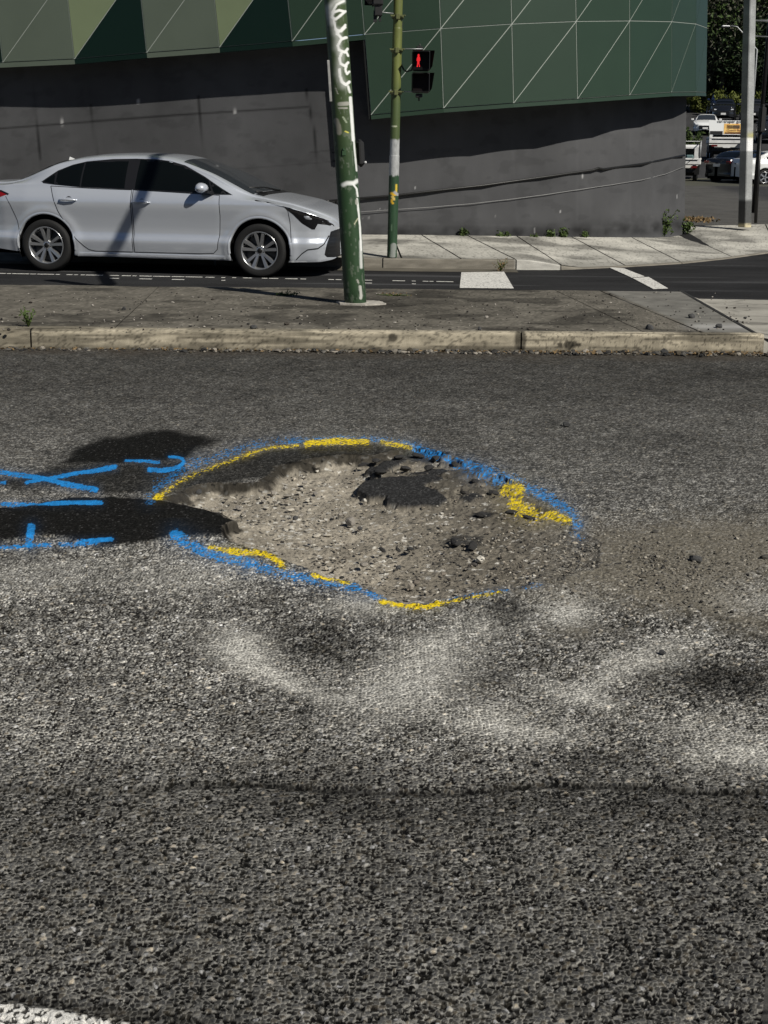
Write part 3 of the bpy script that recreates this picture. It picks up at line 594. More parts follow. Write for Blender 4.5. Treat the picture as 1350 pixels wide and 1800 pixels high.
# charcoal wall
def wall_mesh():
    ss = np.linspace(0, len(WALL)-1, 640); W = np.array(WALL, float)
    # smooth plan by monotone interpolation
    cols = np.stack([np.interp(ss, range(len(WALL)), W[:, i]) for i in range(4)], -1)
    ker = np.hanning(61); ker /= ker.sum()
    for i in (1, 2): cols[:, i] = np.convolve(np.pad(cols[:, i], 30, 'edge'), ker, 'valid')
    nv = 150; V = []; U = []; T = []
    for tt in np.linspace(-20, 340, nv):
        row = []
        for x, l, Y, yb in cols:
            r = yp(x-l*tt, yb-tt, Y); row.append(r); U.append(x-l*tt); T.append(yb-tt)
        V += row
    V = np.array(V); U = np.array(U); T = np.array(T); x, z = V[:, 0], V[:, 2]
    C = np.array([.070, .071, .074])*(.66+.70*fbm(x, z, .9, 5, 401))[:, None]
    st = fbm(x*2.2, z*.35, 2.5, 4, 403); C = C*(1+.16*(st-.5))[:, None]
    # faint board joints in the left part
    def ln(pts, wd, a):
        nonlocal C
        d = segd(U, T, pts); m_ = (np.exp(-(d/wd)**2)*a)[:, None]; C = C*(1-m_)
    for px in (-350, -200, -60, 60): ln([(px, 150), (px+26, 420)], 1.6, .22)
    for pts in ([(160, 184), (170, 270), (176, 330)], [(348, 169), (357, 250), (368, 350)], [(538, 157), (552, 230), (560, 300)], [(60, 190), (72, 280)]): ln(pts, 1.5, .65)
    ln([(-800, 262), (0, 226), (160, 214), (330, 201), (540, 188)], 1.8, .6); ln([(160, 212), (345, 199)], 1.2, .25)
    ln([(380, 300), (600, 283)], 1.2, .2); ln([(545, 268), (600, 262)], 1.2, .3); ln([(650, 392), (1200, 402)], 2.5, -.10); ln([(720, 325), (720, 400)], 2, -.08); ln([(900, 250), (912, 415)], 2.5, -.07); ln([(1015, 240), (1015, 415)], 2.5, -.08); ln([(1108, 230), (1108, 415)], 2, -.07)
    ln([(1050, 230), (1203, 224)], 4, -.06)
    for cx, cy, h, wd in ((109, 205, 12, 1.0), (109, 222, 2, 1.), (243, 178, 4, .8), (248, 215, 3, 1.1), (396, 171, 2, 1), (413, 190, 9, .9), (1024, 309, 3, 2.4), (730, 330, 1, 1.5), (648, 383, 2, 1.8), (637, 384, 1, 1.5), (1190, 345, 3, 1), (985, 372, 1, 2), (940, 405, 4, 1.5), (576, 390, 1, 1.2), (870, 380, 1.4, 1)):
        d = segd(U, T, [(cx, cy-h), (cx, cy+h)]); m_ = (np.exp(-(d/(wd*.55))**2)*.7)[:, None]; C = C*(1-m_)+.45*m_
    sc = sst(.70, .78, fbm(U, T, .12, 3, 407))*np.exp(-(((U-655)/22)**2+((T-368)/5)**2)); C = C+.25*sc[:, None]
    sc = sst(.60, .7, fbm(U*.6, T, .06, 4, 409))*.25; C = C*(1-sc[:, None]*.5)
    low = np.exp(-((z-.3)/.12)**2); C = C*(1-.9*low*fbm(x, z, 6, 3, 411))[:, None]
    # cast-in horizontal waves of the render
    V[:, 1] += .006*(fbm(x, z, 1.1, 3, 413)-.5)
    o = gridmesh('wall', V-np.array([0, 20, 0]), nv, len(cols), M_wall, bld, np.clip(C, .01, .8)); return V.reshape(nv, len(cols), 3)
WV = wall_mesh()
r0 = WV[0, -1]; r1 = WV[-1, -1]
mb = MB(); mb.add([bl(r0), bl((r0[0]-.5, 34, r0[2])), bl((r1[0]-.5, 34, r1[2])), bl(r1)], [(0, 1, 2, 3)]); mb.build('side_wall', mat('side_wall_paint', (.05, .05, .052), .8), bld)
def wallpt(px, py, off=.0):
    # distance of the wall along this direction
    x = px
    for _ in range(8):
        Y = 0; r = ray(px, py); Ww = np.array([(c[0], c[1]) for c in WV[len(WV)//3]])
        Y = 21.5
        for __ in range(12): Y = np.interp(r[0]/r[1]*Y, Ww[:, 0], Ww[:, 1])
        break
    return yp(px, py, Y-off)
cb = [(-200, 385), (0, 378), (250, 370), (440, 362), (482, 359), (520, 358), (592, 352), (640, 348), (700, 343), (750, 337), (850, 326), (950, 312), (1042, 299), (1052, 295.5), (1060, 297.5), (1130, 288), (1203, 273)]
mb = MB(); mb.tube([wallpt(a, b, .045) for a, b in cb], .019, 6); mb.tube([wallpt(590, 352, .03), wallpt(592, 362, .03)], .012, 5)
for a, b in ((498, 358.5), (545, 356), (575, 354)): mb.tube([wallpt(a-4, b, .04), wallpt(a+4, b, .04)], .026, 6)
prop(mb.build('cable', M_blk), 'thick black cable running along the charcoal wall', 'cable')
wl_ = [(-100, 425), (300, 402), (560, 380), (640, 372), (700, 368), (760, 364), (830, 358), (900, 350), (960, 342), (1020, 333), (1080, 324), (1130, 316), (1170, 306), (1203, 293)]
mb = MB(); mb.tube([wallpt(a, b, .045) for a, b in wl_], .0045, 5)
prop(mb.build('wire', mat('pale_wire', (.22, .22, .22), .6)), 'thin pale wire strung below the black cable on the wall', 'wire')

# ================================================================== POLES
def pole_big():
    b = Vector(gp(625, 534, .15)); t = Vector(yp(589, 0, b.y)); ax = (t-b).normalized(); L = 3.95
    r = empty('traffic_signal_pole', b, label='thick leaning green steel pole with white graffiti on the island', cat='pole')
    n = 72; nz = 900; zz = np.concatenate([np.linspace(0, 3.4, nz), [3.6, L]]); th = np.linspace(0, 2*math.pi, n+1)
    a = ax.cross(Vector((0, 1, 0))).normalized(); c = a.cross(ax)
    V = []
    for z in zz:
        rr = .103-.0022*z
        for q in th: V.append(ax*z+a*(rr*math.cos(q))+c*(rr*math.sin(q)))
    V = np.array([tuple(v) for v in V]); W = V+np.array(b); u, v = proj(W[:, 0], W[:, 1], W[:, 2]); front_ = np.tile(np.array([( a*math.cos(q)+c*math.sin(q)).y for q in th]) < .25, len(zz))
    x = np.tile(th*.1, len(zz)); z = np.repeat(zz, n+1)
    C = np.array([.024, .054, .023])*(.75+.5*fbm(x*6, z, 4, 5, 501))[:, None]
    hi = sst(.9, 1.9, z+0*x)[:, None]; C = C*(1-hi*.8)+np.array([.055, .080, .030])*(.7+.6*fbm(x*5, z, 5, 4, 503))[:, None]*hi*.8
    sc = sst(.66, .70, fbm(x*8, z*3, 5, 4, 505))[:, None]*.35; C = C*(1-sc)+np.array([.20, .22, .18])*sc
    lowm = sst(.22, .0, z)[:, None]*sst(.4, .6, fbm(x*9, z*3, 12, 3, 507))[:, None]; C = C*(1-.6*lowm)
    def st(pts, wd, col, soft=.25, al=1):
        nonlocal C
        d = segd(u+.8*(fbm(x*30, z*3, 12, 2, 511)-.5), v, pts); m_ = (sst(wd/2*(1+soft), wd/2*(1-soft), d)*al*front_)[:, None]; C = C*(1-m_)+np.array(col)*m_
    wh = (.75, .76, .74)
    for p, wd, so, al in (
        ([(583, 40), (577, 15), (590, 2), (604, 0)], 9, 1.2, .55), ([(584, 22), (592, 8), (604, 2)], 4, .4, 1), ([(604, 20), (596, 18), (586, 22), (583, 30), (590, 34), (600, 26), (607, 20)], 4.5, .35, 1), ([(585, 30), (588, 42), (590, 52), (600, 55), (607, 48)], 4, .35, 1),
        ([(590, 50), (594, 60), (601, 68), (609, 66)], 4.5, .35, 1), ([(607, 44), (600, 52), (592, 60)], 4, .35, 1), ([(607, 66), (599, 70), (594, 80), (596, 88), (606, 92), (611, 86)], 4.5, .3, 1),
        ([(600, 94), (597, 102), (599, 112), (606, 116), (612, 110)], 4.5, .3, 1), ([(609, 92), (612, 98)], 4, .3, 1), ([(610, 112), (607, 122), (610, 130), (614, 126)], 4, .3, 1), ([(597, 122), (598, 134), (601, 144), (608, 149), (614, 144)], 5, .3, 1), ([(594, 55), (592, 84), (597, 90)], 11, 1.3, .45), ([(598, 98), (595, 130), (603, 150)], 11, 1.3, .4),
        ([(588, 58), (581, 30), (580, 12)], 10, 1.3, .35), ([(612, 152), (615, 162)], 4, .4, .9), ([(616, 172), (621, 246)], 5.5, .3, .9), ([(618, 200), (624, 270), (627, 300)], 3, .3, .9), ([(603, 325), (610, 322), (622, 322), (628, 318)], 7, .6, .9), ([(621, 324), (627, 332), (629, 345)], 3, .4, .95), ([(628, 350), (633, 400), (635, 440)], 3.2, .35, .95), ([(634, 424), (635, 470)], 4.5, .8, .7)):
        st(p, wd, wh, so, al)
    gy = (.33, .33, .29)
    for p, wd, cc in (([(597, 183), (611, 182)], 7, gy), ([(596, 190), (610, 190)], 3, gy), ([(591, 212), (595, 222), (596, 233)], 9, (.25, .24, .2)), ([(603, 206), (609, 215)], 3, (.3, .35, .25)), ([(607, 231), (612, 233)], 2.5, (.6, .55, .1)), ([(633, 504), (635, 520), (634, 524)], 5, (.45, .45, .42)), ([(628, 492), (630, 497)], 3, gy), ([(623, 394), (629, 384)], 1.6, (.5, .5, .35)), ([(627, 352), (627, 358)], 4, gy), ([(590, 155), (594, 165)], 2, gy)):
        st(p, wd, cc, .3, .9)
    gridmesh('shaft', V, len(zz), n+1, mat('flaking_green_paint', vcol=True, rough=.42, spec=.45, bump=.12, bs=30), r, np.clip(C, .01, .85))
    def P(z): return ax*z
    # sticker plate on the left, button box on the right, small clips
    zc = lambda py: (Vector(yp(600, py, b.y))-b).z/ax.z
    m1 = MB(); R = ax.to_track_quat('Z', 'Y').to_matrix()
    m1.box(P(zc(143))+Vector((-.095, -.02, 0)), (.03, .07, zc(107)-zc(180)), Matrix.Rotation(-.066, 4, 'Y'), bev=.004); m1.build('strap_plate', mat('dull_grey_plate', (.26, .26, .25), .6, var=.3, vs=15), r)
    m1 = MB(); zb = zc(269); m1.box(P(zb)+Vector((.135, .05, 0)), (.075, .11, .245), Matrix.Rotation(-.066, 4, 'Y'), bev=.03); m1.box(P(zb)+Vector((.095, .04, .02)), (.05, .05, .05))
    m1.build('push_button_box', M_blkp, r)
    m1 = MB(); m1.lathe([(.0, -.012), (.012, -.012), (.012, 0), (0, .002)], P(zc(285))+Vector((.178, .0, 0)), 'Y', 10); m1.build('push_button', mat('pale_button', (.5, .5, .5), .3), r)
    m1 = MB(); m1.box(P(zc(268))+Vector((-.01, -.102, 0)), (.035, .008, .055), bev=.003); m1.box(P(zc(262))+Vector((-.01, -.106, 0)), (.012, .012, .018)); m1.build('riveted_tag', mat('green_tag', (.03, .07, .03), .5), r)
    for py in (268, 283): MB().box(P(zc(py))+Vector((-.105, 0, 0)), (.03, .03, .012)).build('clip', M_blk, r)
    m1 = MB(); m1.tube([P(3.2)+Vector((.06, 0, 0)), Vector((-.2, 12.93, 3.62))-b, Vector((.93, 12.93, 5.5))-b, Vector((1.66, 12.93, 6.9))-b, Vector((2.6, 12.93, 7.9))-b], [.075, .075, .07, .065, .06], 12); m1.build('mast_arm', M_galv, r)
    # broken concrete collar
    pts = []; q = Vector(b)
    for k in range(18):
        t_ = 2*math.pi*k/18; pts.append((.14*math.cos(t_)*(1+.25*random.random())*1.45+.05, .15*math.sin(t_)*(1+.35*random.random()), -.01))
    m1 = MB().prism(pts, (0, 0, .026)); prop(m1.build('footing', mat('broken_concrete', (.36, .34, .30), .95, var=.3, vs=14, bump=.5, bs=60), r))
pole_big()
def ped_pole():
    b = Vector(gp(689, 452, .14)); t = Vector(yp(700, 0, b.y)); ax = (t-b).normalized()
    r = empty('pedestrian_signal_pole', b, label='slim green and grey pole with a small pedestrian signal on the far footpath', cat='pole')
    n = 28; zz = np.linspace(0, 3.62, 500); th = np.linspace(0, 2*math.pi, n+1); a = ax.cross(Vector((0, 1, 0))).normalized(); c = a.cross(ax); V = []
    for z in zz:
        rr = .066 if z < 1.32 else .062
        if z > 2.9: rr = .058
        for q in th: V.append(ax*z+a*(rr*math.cos(q))+c*(rr*math.sin(q)))
    V = np.array([tuple(v) for v in V]); W = V+np.array(b); u, v = proj(W[:, 0], W[:, 1], W[:, 2]); x = np.tile(th*.06, len(zz)); z = np.repeat(zz, n+1)
    nz = 3*(fbm(x*8, z*2, 8, 3, 521)-.5)*2
    C = np.array([.020, .052, .024])*(.7+.6*fbm(x*5, z, 5, 4, 522))[:, None]
    m_ = sst(311, 307, v+nz)[:, None]; C = C*(1-m_)+np.array([.36, .37, .37])*(.6+.6*fbm(x*9, z*2, 9, 4, 523))[:, None]*m_
    m_ = sst(247, 243, v+nz)[:, None]; C = C*(1-m_)+np.array([.060, .085, .030])*(.7+.6*fbm(x*5, z, 3, 4, 524))[:, None]*m_
    m_ = sst(195, 120, v)[:, None]; C = C*(1-m_)+np.array([.125, .145, .040])*(.6+.7*fbm(x*5, z, 3, 4, 525))[:, None]*m_
    def st(pts, wd, col):
        nonlocal C
        d = segd(u, v, pts)+.8*(fbm(x*30, z*5, 14, 2, 527)-.5); mm = sst(wd/2+.4, wd/2-.4, d)[:, None]; C = C*(1-mm)+np.array(col)*mm
    for p, wd, cc in (([(697, 325), (697, 338)], 3, (.55, .40, .04)), ([(688, 340), (694, 342)], 5, (.6, .36, .02)), ([(694, 338), (699, 342)], 5, (.3, .3, .3)), ([(688, 352), (690, 357)], 4, (.6, .36, .02)), ([(690, 346), (692, 350)], 5, (.55, .4, .1)), ([(692, 432), (690, 450)], 10, (.22, .24, .22)), ([(689, 222), (697, 222)], 2.5, (.4, .42, .3)), ([(688, 395), (688, 405)], 2, (.1, .16, .1))): st(p, wd, cc)
    gridmesh('shaft', V, len(zz), n+1, mat('worn_pole_paint', vcol=True, rough=.5, spec=.4, bump=.1, bs=40), r, np.clip(C, .01, .8))
    zc = lambda py: (Vector(yp(695, py, b.y))-b).z/ax.z
    br = mat('bracket_olive', (.10, .11, .04), .5)
    for py, dk in ((30, 1), (89, 0), (163, 0)):
        m1 = MB(); z = zc(py); p = ax*z
        m1.lathe([(.07, -.02), (.078, -.02), (.078, .02), (.07, .02)], p, 'Z', 16)
        m1.box(p+Vector((0, -.085, 0)), (.05, .03, .07), bev=.006); m1.box(p+Vector((-.0, -.075, .012)), (.19, .014, .02)); m1.tube([p+Vector((-.09, -.09, .012)), p+Vector((-.09, -.05, .012))], .008, 6); m1.tube([p+Vector((.09, -.09, .012)), p+Vector((.09, -.05, .012))], .008, 6)
        m1.build('bracket', br, r)
    for py in (86, 161):
        m1 = MB(); z = zc(py); m1.tube([ax*z+Vector((.05, -.02, 0)), ax*z+Vector((.33, -.05, .0))], .007, 6); m1.build('mounting_rod', M_galv, r)
    m1 = MB(); z = zc(24); m1.tube([ax*z+Vector((-.05, -.02, 0)), ax*z+Vector((-.30, -.04, .02))], .006, 6); m1.build('mounting_rod', M_galv, r)
    m1 = MB(); z = zc(118); m1.tube([ax*z+Vector((.06, 0, .04)), ax*z+Vector((.09, -.02, -.03)), ax*z+Vector((.13, -.03, -.055)), ax*z+Vector((.19, -.04, -.04)), ax*z+Vector((.22, -.04, .03))], .011, 6); m1.build('lead_cable', M_blkp, r)
    m1 = MB(); z = zc(112); m1.tube([ax*zc(40)+Vector((.05, .01, 0)), ax*zc(95)+Vector((.048, .03, 0))], .016, 6); m1.build('conduit', M_blkp, r)
    # --- pedestrian lantern: thing of its own, hung on the pole
    hc = Vector(yp(740, 126, b.y-.05)); h = empty('pedestrian_signal', hc, label='black pedestrian lantern showing a red figure', cat='traffic light')
    hb = MB(); 
    for s in (1, -1):
        hb.box((0, .05, s*.135), (.235, .17, .255), bev=.02)
    hb.box((-.02, .05, .29), (.09, .07, .05), bev=.01); hb.box((-.02, .05, -.295), (.09, .07, .05), bev=.01); hb.tube([(-.02, .05, .30), (-.02, .05, .345)], .012, 6); hb.tube([(-.02, .05, -.30), (-.02, .05, -.36)], .012, 6)
    hb.build('housing', M_blkp, h)
    for s in (1, -1):
        vz = MB(); zc_ = s*.135; w_, hh = .112, .118
        pr = [(-w_, -.03, zc_-hh), (-w_, -.03, zc_+hh), (w_, -.03, zc_+hh), (w_, -.03, zc_-hh)]
        pf = [(-w_+.0, -.10, zc_-hh*.8), (-w_-.0, -.20, zc_+hh), (w_+.055, -.20, zc_+hh-.004), (w_+.03, -.12, zc_-hh*.62)]
        th_ = .006
        vz.add([pr[0], pr[1], pr[2], pr[3], pf[0], pf[1], pf[2], pf[3]], [(0, 1, 5, 4), (1, 2, 6, 5), (2, 3, 7, 6)])
        vz.build('visor', M_blk, h)
        ln_ = MB(); ln_.box((0, -.036, zc_), (.2, .006, .2)); ln_.build('lens', mat('dark_lens', (.004, .002, .002), .5, spec=.2), h)
    fg = MB(); x0, z0 = -.035, .135
    body = [(-.018, .055), (-.026, .03), (-.03, -.005), (-.018, -.012), (-.02, -.05), (-.026, -.092), (-.012, -.092), (-.001, -.045), (.010, -.092), (.024, -.088), (.014, -.045), (.014, -.01), (.028, .0), (.026, .03), (.018, .055), (.006, .06), (-.006, .06)]
    fg.prism([(x0+a*.85, -.044, z0+b*.85) for a, b in reversed(body)], (0, .003, 0))
    hd = [(x0+.014*math.cos(t), -.044, z0+.064+.015*math.sin(t)) for t in np.linspace(0, 2*math.pi, 14)[:-1]]; fg.prism(hd, (0, .003, 0))
    fg.build('red_figure', mat('red_signal_light', (.6, .01, .01), .5, emis=((1, .03, .035), .75)), h)
    # --- vehicle lantern seen from behind, upper left of the pole
    vc = Vector(yp(660, -22, b.y-.1)); g = empty('vehicle_signal', vc, label='black traffic lantern seen from the side, cut off by the top of the picture', cat='traffic light')
    hb = MB(); hb.box((.03, .02, .17), (.14, .2, .78), bev=.02); hb.box((.04, .0, -.26), (.10, .1, .16), bev=.01); hb.box((.0, .02, -.345), (.045, .05, .14)); hb.box((.06, .02, -.34), (.03, .05, .13)); hb.build('housing', M_blkp, g)
    for k in (-.14, .14, .42):
        vz = MB(); n_ = 14; vs = []
        for xx, rr in ((-.04, .105), (-.22, .10)):
            for i in range(n_+1):
                q = math.radians(-40+260*i/n_); vs.append((xx-(.0 if xx > -.1 else -.08*(1-math.sin(max(0, q))*1)), .02+rr*math.cos(q), k+rr*math.sin(q)))
        vz.add(vs, [(i, i+1, n_+2+i, n_+1+i) for i in range(n_)], 0, True); vz.build('visor', M_blk, g)
        ln_ = MB(); ln_.lathe([(0, -.045), (.09, -.04), (.098, -.03)], (0, .02, k), 'X', 16); ln_.build('lens', bpy.data.materials['dark_lens'], g)
ped_pole()
def conc_pole():
    b = Vector(yp(1309, 394, 24.6)); t = Vector(yp(1318, 0, 24.6)); ax = (t-b).normalized()
    r = empty('concrete_power_pole', b, label='tall square concrete power pole on the corner footpath', cat='pole')
    Mc = mat('pole_concrete', vcol=True, rough=.9, spec=.2, fine=.2, fs=60, bump=.3, bs=60)
    zz = np.concatenate([np.linspace(-.05, 4.3, 160), [6, 9]]); V = []; n = 8
    for z in zz:
        s = .086-.002*z; s = max(s, .07); c_ = .014; pr = [(-s+c_, -s), (s-c_, -s), (s, -s+c_), (s, s-c_), (s-c_, s), (-s+c_, s), (-s, s-c_), (-s, -s+c_), (-s+c_, -s)]
        for x, y in pr: q = Vector((x, y, 0)); q.rotate(Matrix.Rotation(.62, 3, 'Z')); V.append(ax*z+q)
    V = np.array([tuple(v) for v in V]); W = V+np.array(b); u, v = proj(W[:, 0], W[:, 1], W[:, 2]); x, z = W[:, 0]+W[:, 1], W[:, 2]
    C = np.array([.30, .31, .31])*(.7+.55*fbm(x, z*1.3, 5, 4, 531))[:, None]
    m_ = (sst(241, 244, v)*sst(267, 264, v))[:, None]; C = C*(1-m_)+.72*m_
    m_ = sst(350, 353, v+2*(fbm(x, z, 20, 2, 533)-.5))[:, None]; C = C*(1-m_)+np.array([.075, .078, .078])*m_
    m_ = (np.exp(-(((u-1320)/5)**2+((v-238)/5)**2)))[:, None]; C = C*(1-m_)+np.array([.5, .45, .05])*m_
    m_ = sst(392, 396, v+3*(fbm(x, z, 30, 2, 534)-.5))[:, None]; C = C*(1-m_)+np.array([.5, .45, .3])*m_
    gridmesh('shaft', V, len(zz), 9, Mc, r, C, smooth=False)
    for py in (36, -40): p = ax*((Vector(yp(1316, py, 24.6))-b).z/ax.z); MB().tube([p, p+Vector((.7, -.1, .0))], .012, 6).build('cable_bracket', M_galv, r)
    b2 = Vector(yp(1328, 392, 25.1)); t2 = Vector(yp(1337, 228, 25.1))
    s = empty('sign_post', b2, label='thin black post with a slim box on top beside the concrete pole', cat='post')
    m1 = MB(); m1.tube([(0, 0, 0), tuple(t2-b2)], .03, 10); m1.build('post', M_blk, s)
    m1 = MB(); m1.box(tuple(t2-b2+Vector((.01, 0, .17))), (.09, .2, .42), bev=.015); m1.box(tuple(t2-b2+Vector((-.0, -.05, .40))), (.05, .08, .06), bev=.01); m1.box(tuple(t2-b2+Vector((-.12, 0, -.04))), (.2, .04, .02)); m1.build('box_head', M_blkp, s)
conc_pole()
# ================================================================== CARS
P_sil = mat('silver_metallic_paint', (.60, .635, .69), .27, metal=.48, spec=.5, coat=.8)
G_blk = mat('tinted_glass', (.003, .004, .004), .08, spec=.28)
G_ws = mat('windscreen_glass', (.03, .035, .04), .05, spec=.6)
M_tyre = mat('tyre_rubber', (.012, .012, .012), .75, spec=.3, bump=.2, bs=80)
M_rim = mat('alloy_rim', (.55, .56, .57), .28, metal=.85)
M_rimd = mat('alloy_rim_dark', (.04, .042, .045), .4, metal=.5)
M_trim = mat('black_trim', (.010, .010, .011), .35, spec=.5)
M_gap = mat('shut_gap', (.004, .004, .004), .9, spec=.05)
M_redd = mat('dull_red_lamp', (.10, .006, .006), .3)
M_red = mat('red_lamp', (.22, .006, .006), .12, spec=.6, coat=.5)
M_lamp = mat('lamp_reflector', (.30, .32, .35), .35, metal=.3)
M_lampb = mat('lamp_housing_black', (.008, .008, .009), .12, spec=.6, coat=.6)
M_lampw = mat('headlamp_glass', (.6, .62, .65), .15)
M_chr = mat('chrome', (.7, .7, .7), .15, metal=1)
M_plate = mat('number_plate', (.7, .7, .68), .5)
P_whc = mat('white_car_paint', (.72, .73, .72), .3, coat=.6)
class Body:
    L0, L1 = -2.335, 2.325
    def __init__(s, roofs=1.0, zs=1.0, boxy=0.):
        s.top = np.array([(-2.36, .60), (-2.335, .90), (-2.31, 1.035), (-2.25, 1.075), (-2.1, 1.085), (-1.95, 1.085), (-1.78, 1.105), (-1.5, 1.225), (-1.25, 1.325), (-1.0, 1.388), (-.75, 1.418), (-.45, 1.432), (-.1, 1.432), (.15, 1.41), (.38, 1.357), (.72, 1.228), (1.0, 1.10), (1.25, .985), (1.36, .958), (1.7, .895), (2.0, .815), (2.18, .745), (2.27, .685), (2.32, .60), (2.335, .5)])
        if boxy: s.top = np.array([(-2.36, .6), (-2.34, 1.0), (-2.25, 1.30), (-2.1, 1.405), (-1.6, 1.43), (-1.0, 1.44), (-.5, 1.44), (0, 1.425), (.3, 1.36), (.7, 1.20), (1.05, 1.05), (1.2, 1.02), (1.6, .99), (2.0, .93), (2.2, .86), (2.3, .72), (2.335, .5)])
        s.bot = np.array([(-2.36, .36), (-2.30, .30), (-2.1, .27), (-1.8, .24), (-1.2, .205), (0, .19), (1.2, .19), (1.7, .185), (2.1, .19), (2.25, .215), (2.335, .30)])
        s.wid = np.array([(-2.345, .0), (-2.335, .42), (-2.31, .60), (-2.25, .72), (-2.1, .80), (-1.9, .843), (-1.6, .872), (-1.2, .884), (0, .886), (1.0, .886), (1.5, .882), (1.75, .862), (1.95, .825), (2.08, .775), (2.18, .70), (2.25, .60), (2.30, .44), (2.325, .22), (2.335, .0)])
        s.belt = np.array([(-2.4, 1.04), (-1.4, 1.055), (-.9, 1.02), (-.3, .992), (.3, .975), (.9, .93), (1.3, .90), (2.4, .8)])
        s.dz = np.array([(.15, .075), (.22, .040), (.30, .026), (.37, .012), (.41, .010), (.47, .036), (.55, .036), (.66, .024), (.78, .006), (.85, .001), (.90, .014), (.96, .042), (1.01, .068), (1.08, .095), (1.2, .13)])
        s.zsc = zs
        # smooth the tables
        s.xx = np.linspace(-2.345, 2.335, 2400)
        def sm(t, k):
            y = np.interp(s.xx, t[:, 0], t[:, 1]); ke = np.hanning(k); ke /= ke.sum(); return np.convolve(np.pad(y, k//2, 'edge'), ke, 'valid')[:len(y)]
        s.T = sm(s.top, 111); s.B = sm(s.bot, 61); s.W = np.interp(s.xx, s.wid[:, 0], s.wid[:, 1]); s.W = np.minimum(s.W, np.maximum(sm(s.wid, 61), s.W*.93)); s.BE = sm(s.belt, 201)
    def at(s, x): return [np.interp(x, s.xx, t) for t in (s.T, s.B, s.W, s.BE)]
    def section(s, x, nl=44, nu=34):
        zr, zb, w, be = s.at(x); w = max(w, .001); zs = min(be, zr-.035-.03*min(1, w)); zs = max(zs, zb+.05)
        P = []
        for k in np.linspace(0, 1, nl):
            z = zb+(zs-zb)*k; d = float(np.interp(z, s.dz[:, 0], s.dz[:, 1]))
            # flares
            fl = 0
            for cx in (-1.35, 1.35):
                rr = math.hypot(x-cx, z-.33); fl += .016*math.exp(-((rr-.40)/.06)**2)
            P.append((max(w-d*min(1, w/.6)+fl*(w > .5), .0005), z))
        y0 = P[-1][0]; h = zr-zs
        zc = zs+.80*h if h > .12 else zs+.45*h
        y1 = max(y0-.60*(zc-zs)-.02, y0*.45) if h > .12 else y0*.86
        # blend between bonnet and cabin shapes
        t = sst(.07, .30, h); zc = zs+h*(.45+.35*t); y1 = y0*(1-t)*.84+t*max(y0-.66*(zc-zs), .45*y0)
        n1 = nu//2
        for k in range(1, n1+1):
            q = k/n1; P.append((y0+(y1-y0)*(q**1.06)+.014*t*math.sin(math.pi*q), zs+(zc-zs)*q))
        for k in range(1, nu-n1+1):
            q = k/(nu-n1); a = q*math.pi/2; ex = 2/2.6
            yy = y1*(math.cos(a)**ex); zz = zc+(zr-zc)*(math.sin(a)**ex); P.append((max(yy, 0), zz))
        return P
    def prep(s):
        s.gx = np.concatenate([np.linspace(-2.343, -2.2, 16)[:-1], np.linspace(-2.2, 2.0, 200)[:-1], np.linspace(2.0, 2.333, 60)])
        s.S = [s.section(x) for x in s.gx]; s.SY = np.array([[p[0] for p in q] for q in s.S]); s.SZ = np.array([[p[1] for p in q] for q in s.S])
        return s
    def Y(s, x, z):
        i = int(np.clip(np.searchsorted(s.gx, x)-1, 0, len(s.gx)-2)); f = (x-s.gx[i])/(s.gx[i+1]-s.gx[i]); f = min(max(f, 0), 1)
        a = np.interp(z, s.SZ[i], s.SY[i]); b = np.interp(z, s.SZ[i+1], s.SY[i+1]); return float(a*(1-f)+b*f)
def car_shell(B, m_paint, parent, R=.372):
    nx, ns = B.SY.shape; V = []; side = []
    X = np.repeat(B.gx[:, None], ns, 1); Yl = -B.SY; Z = B.SZ
    Xf = np.concatenate([X, X[:, ::-1]], 1); Yf = np.concatenate([Yl, -Yl[:, ::-1]], 1); Zf = np.concatenate([Z, Z[:, ::-1]], 1)
    n2 = 2*ns; V = np.stack([Xf, Yf, Zf], -1).reshape(-1, 3)
    ins = np.zeros(len(V), bool)
    for cx in (-1.35, 1.35):
        d = np.hypot(V[:, 0]-cx, V[:, 2]-.325); k = (d < R) & (V[:, 2] < .9); near = k & (d > R-.032)
        s_ = R/d[near]; V[near, 0] = cx+(V[near, 0]-cx)*s_; V[near, 2] = .325+(V[near, 2]-.325)*s_
        ins |= k & ~near
    i = np.arange(nx*n2).reshape(nx, n2); q = np.stack([i[:-1, :-1], i[:-1, 1:], i[1:, 1:], i[1:, :-1]], -1).reshape(-1, 4)
    keep = ~ins[q].any(1); q = q[keep][:, ::-1]
    o = qmesh('body_shell', V, q, m_paint, parent)
    return o
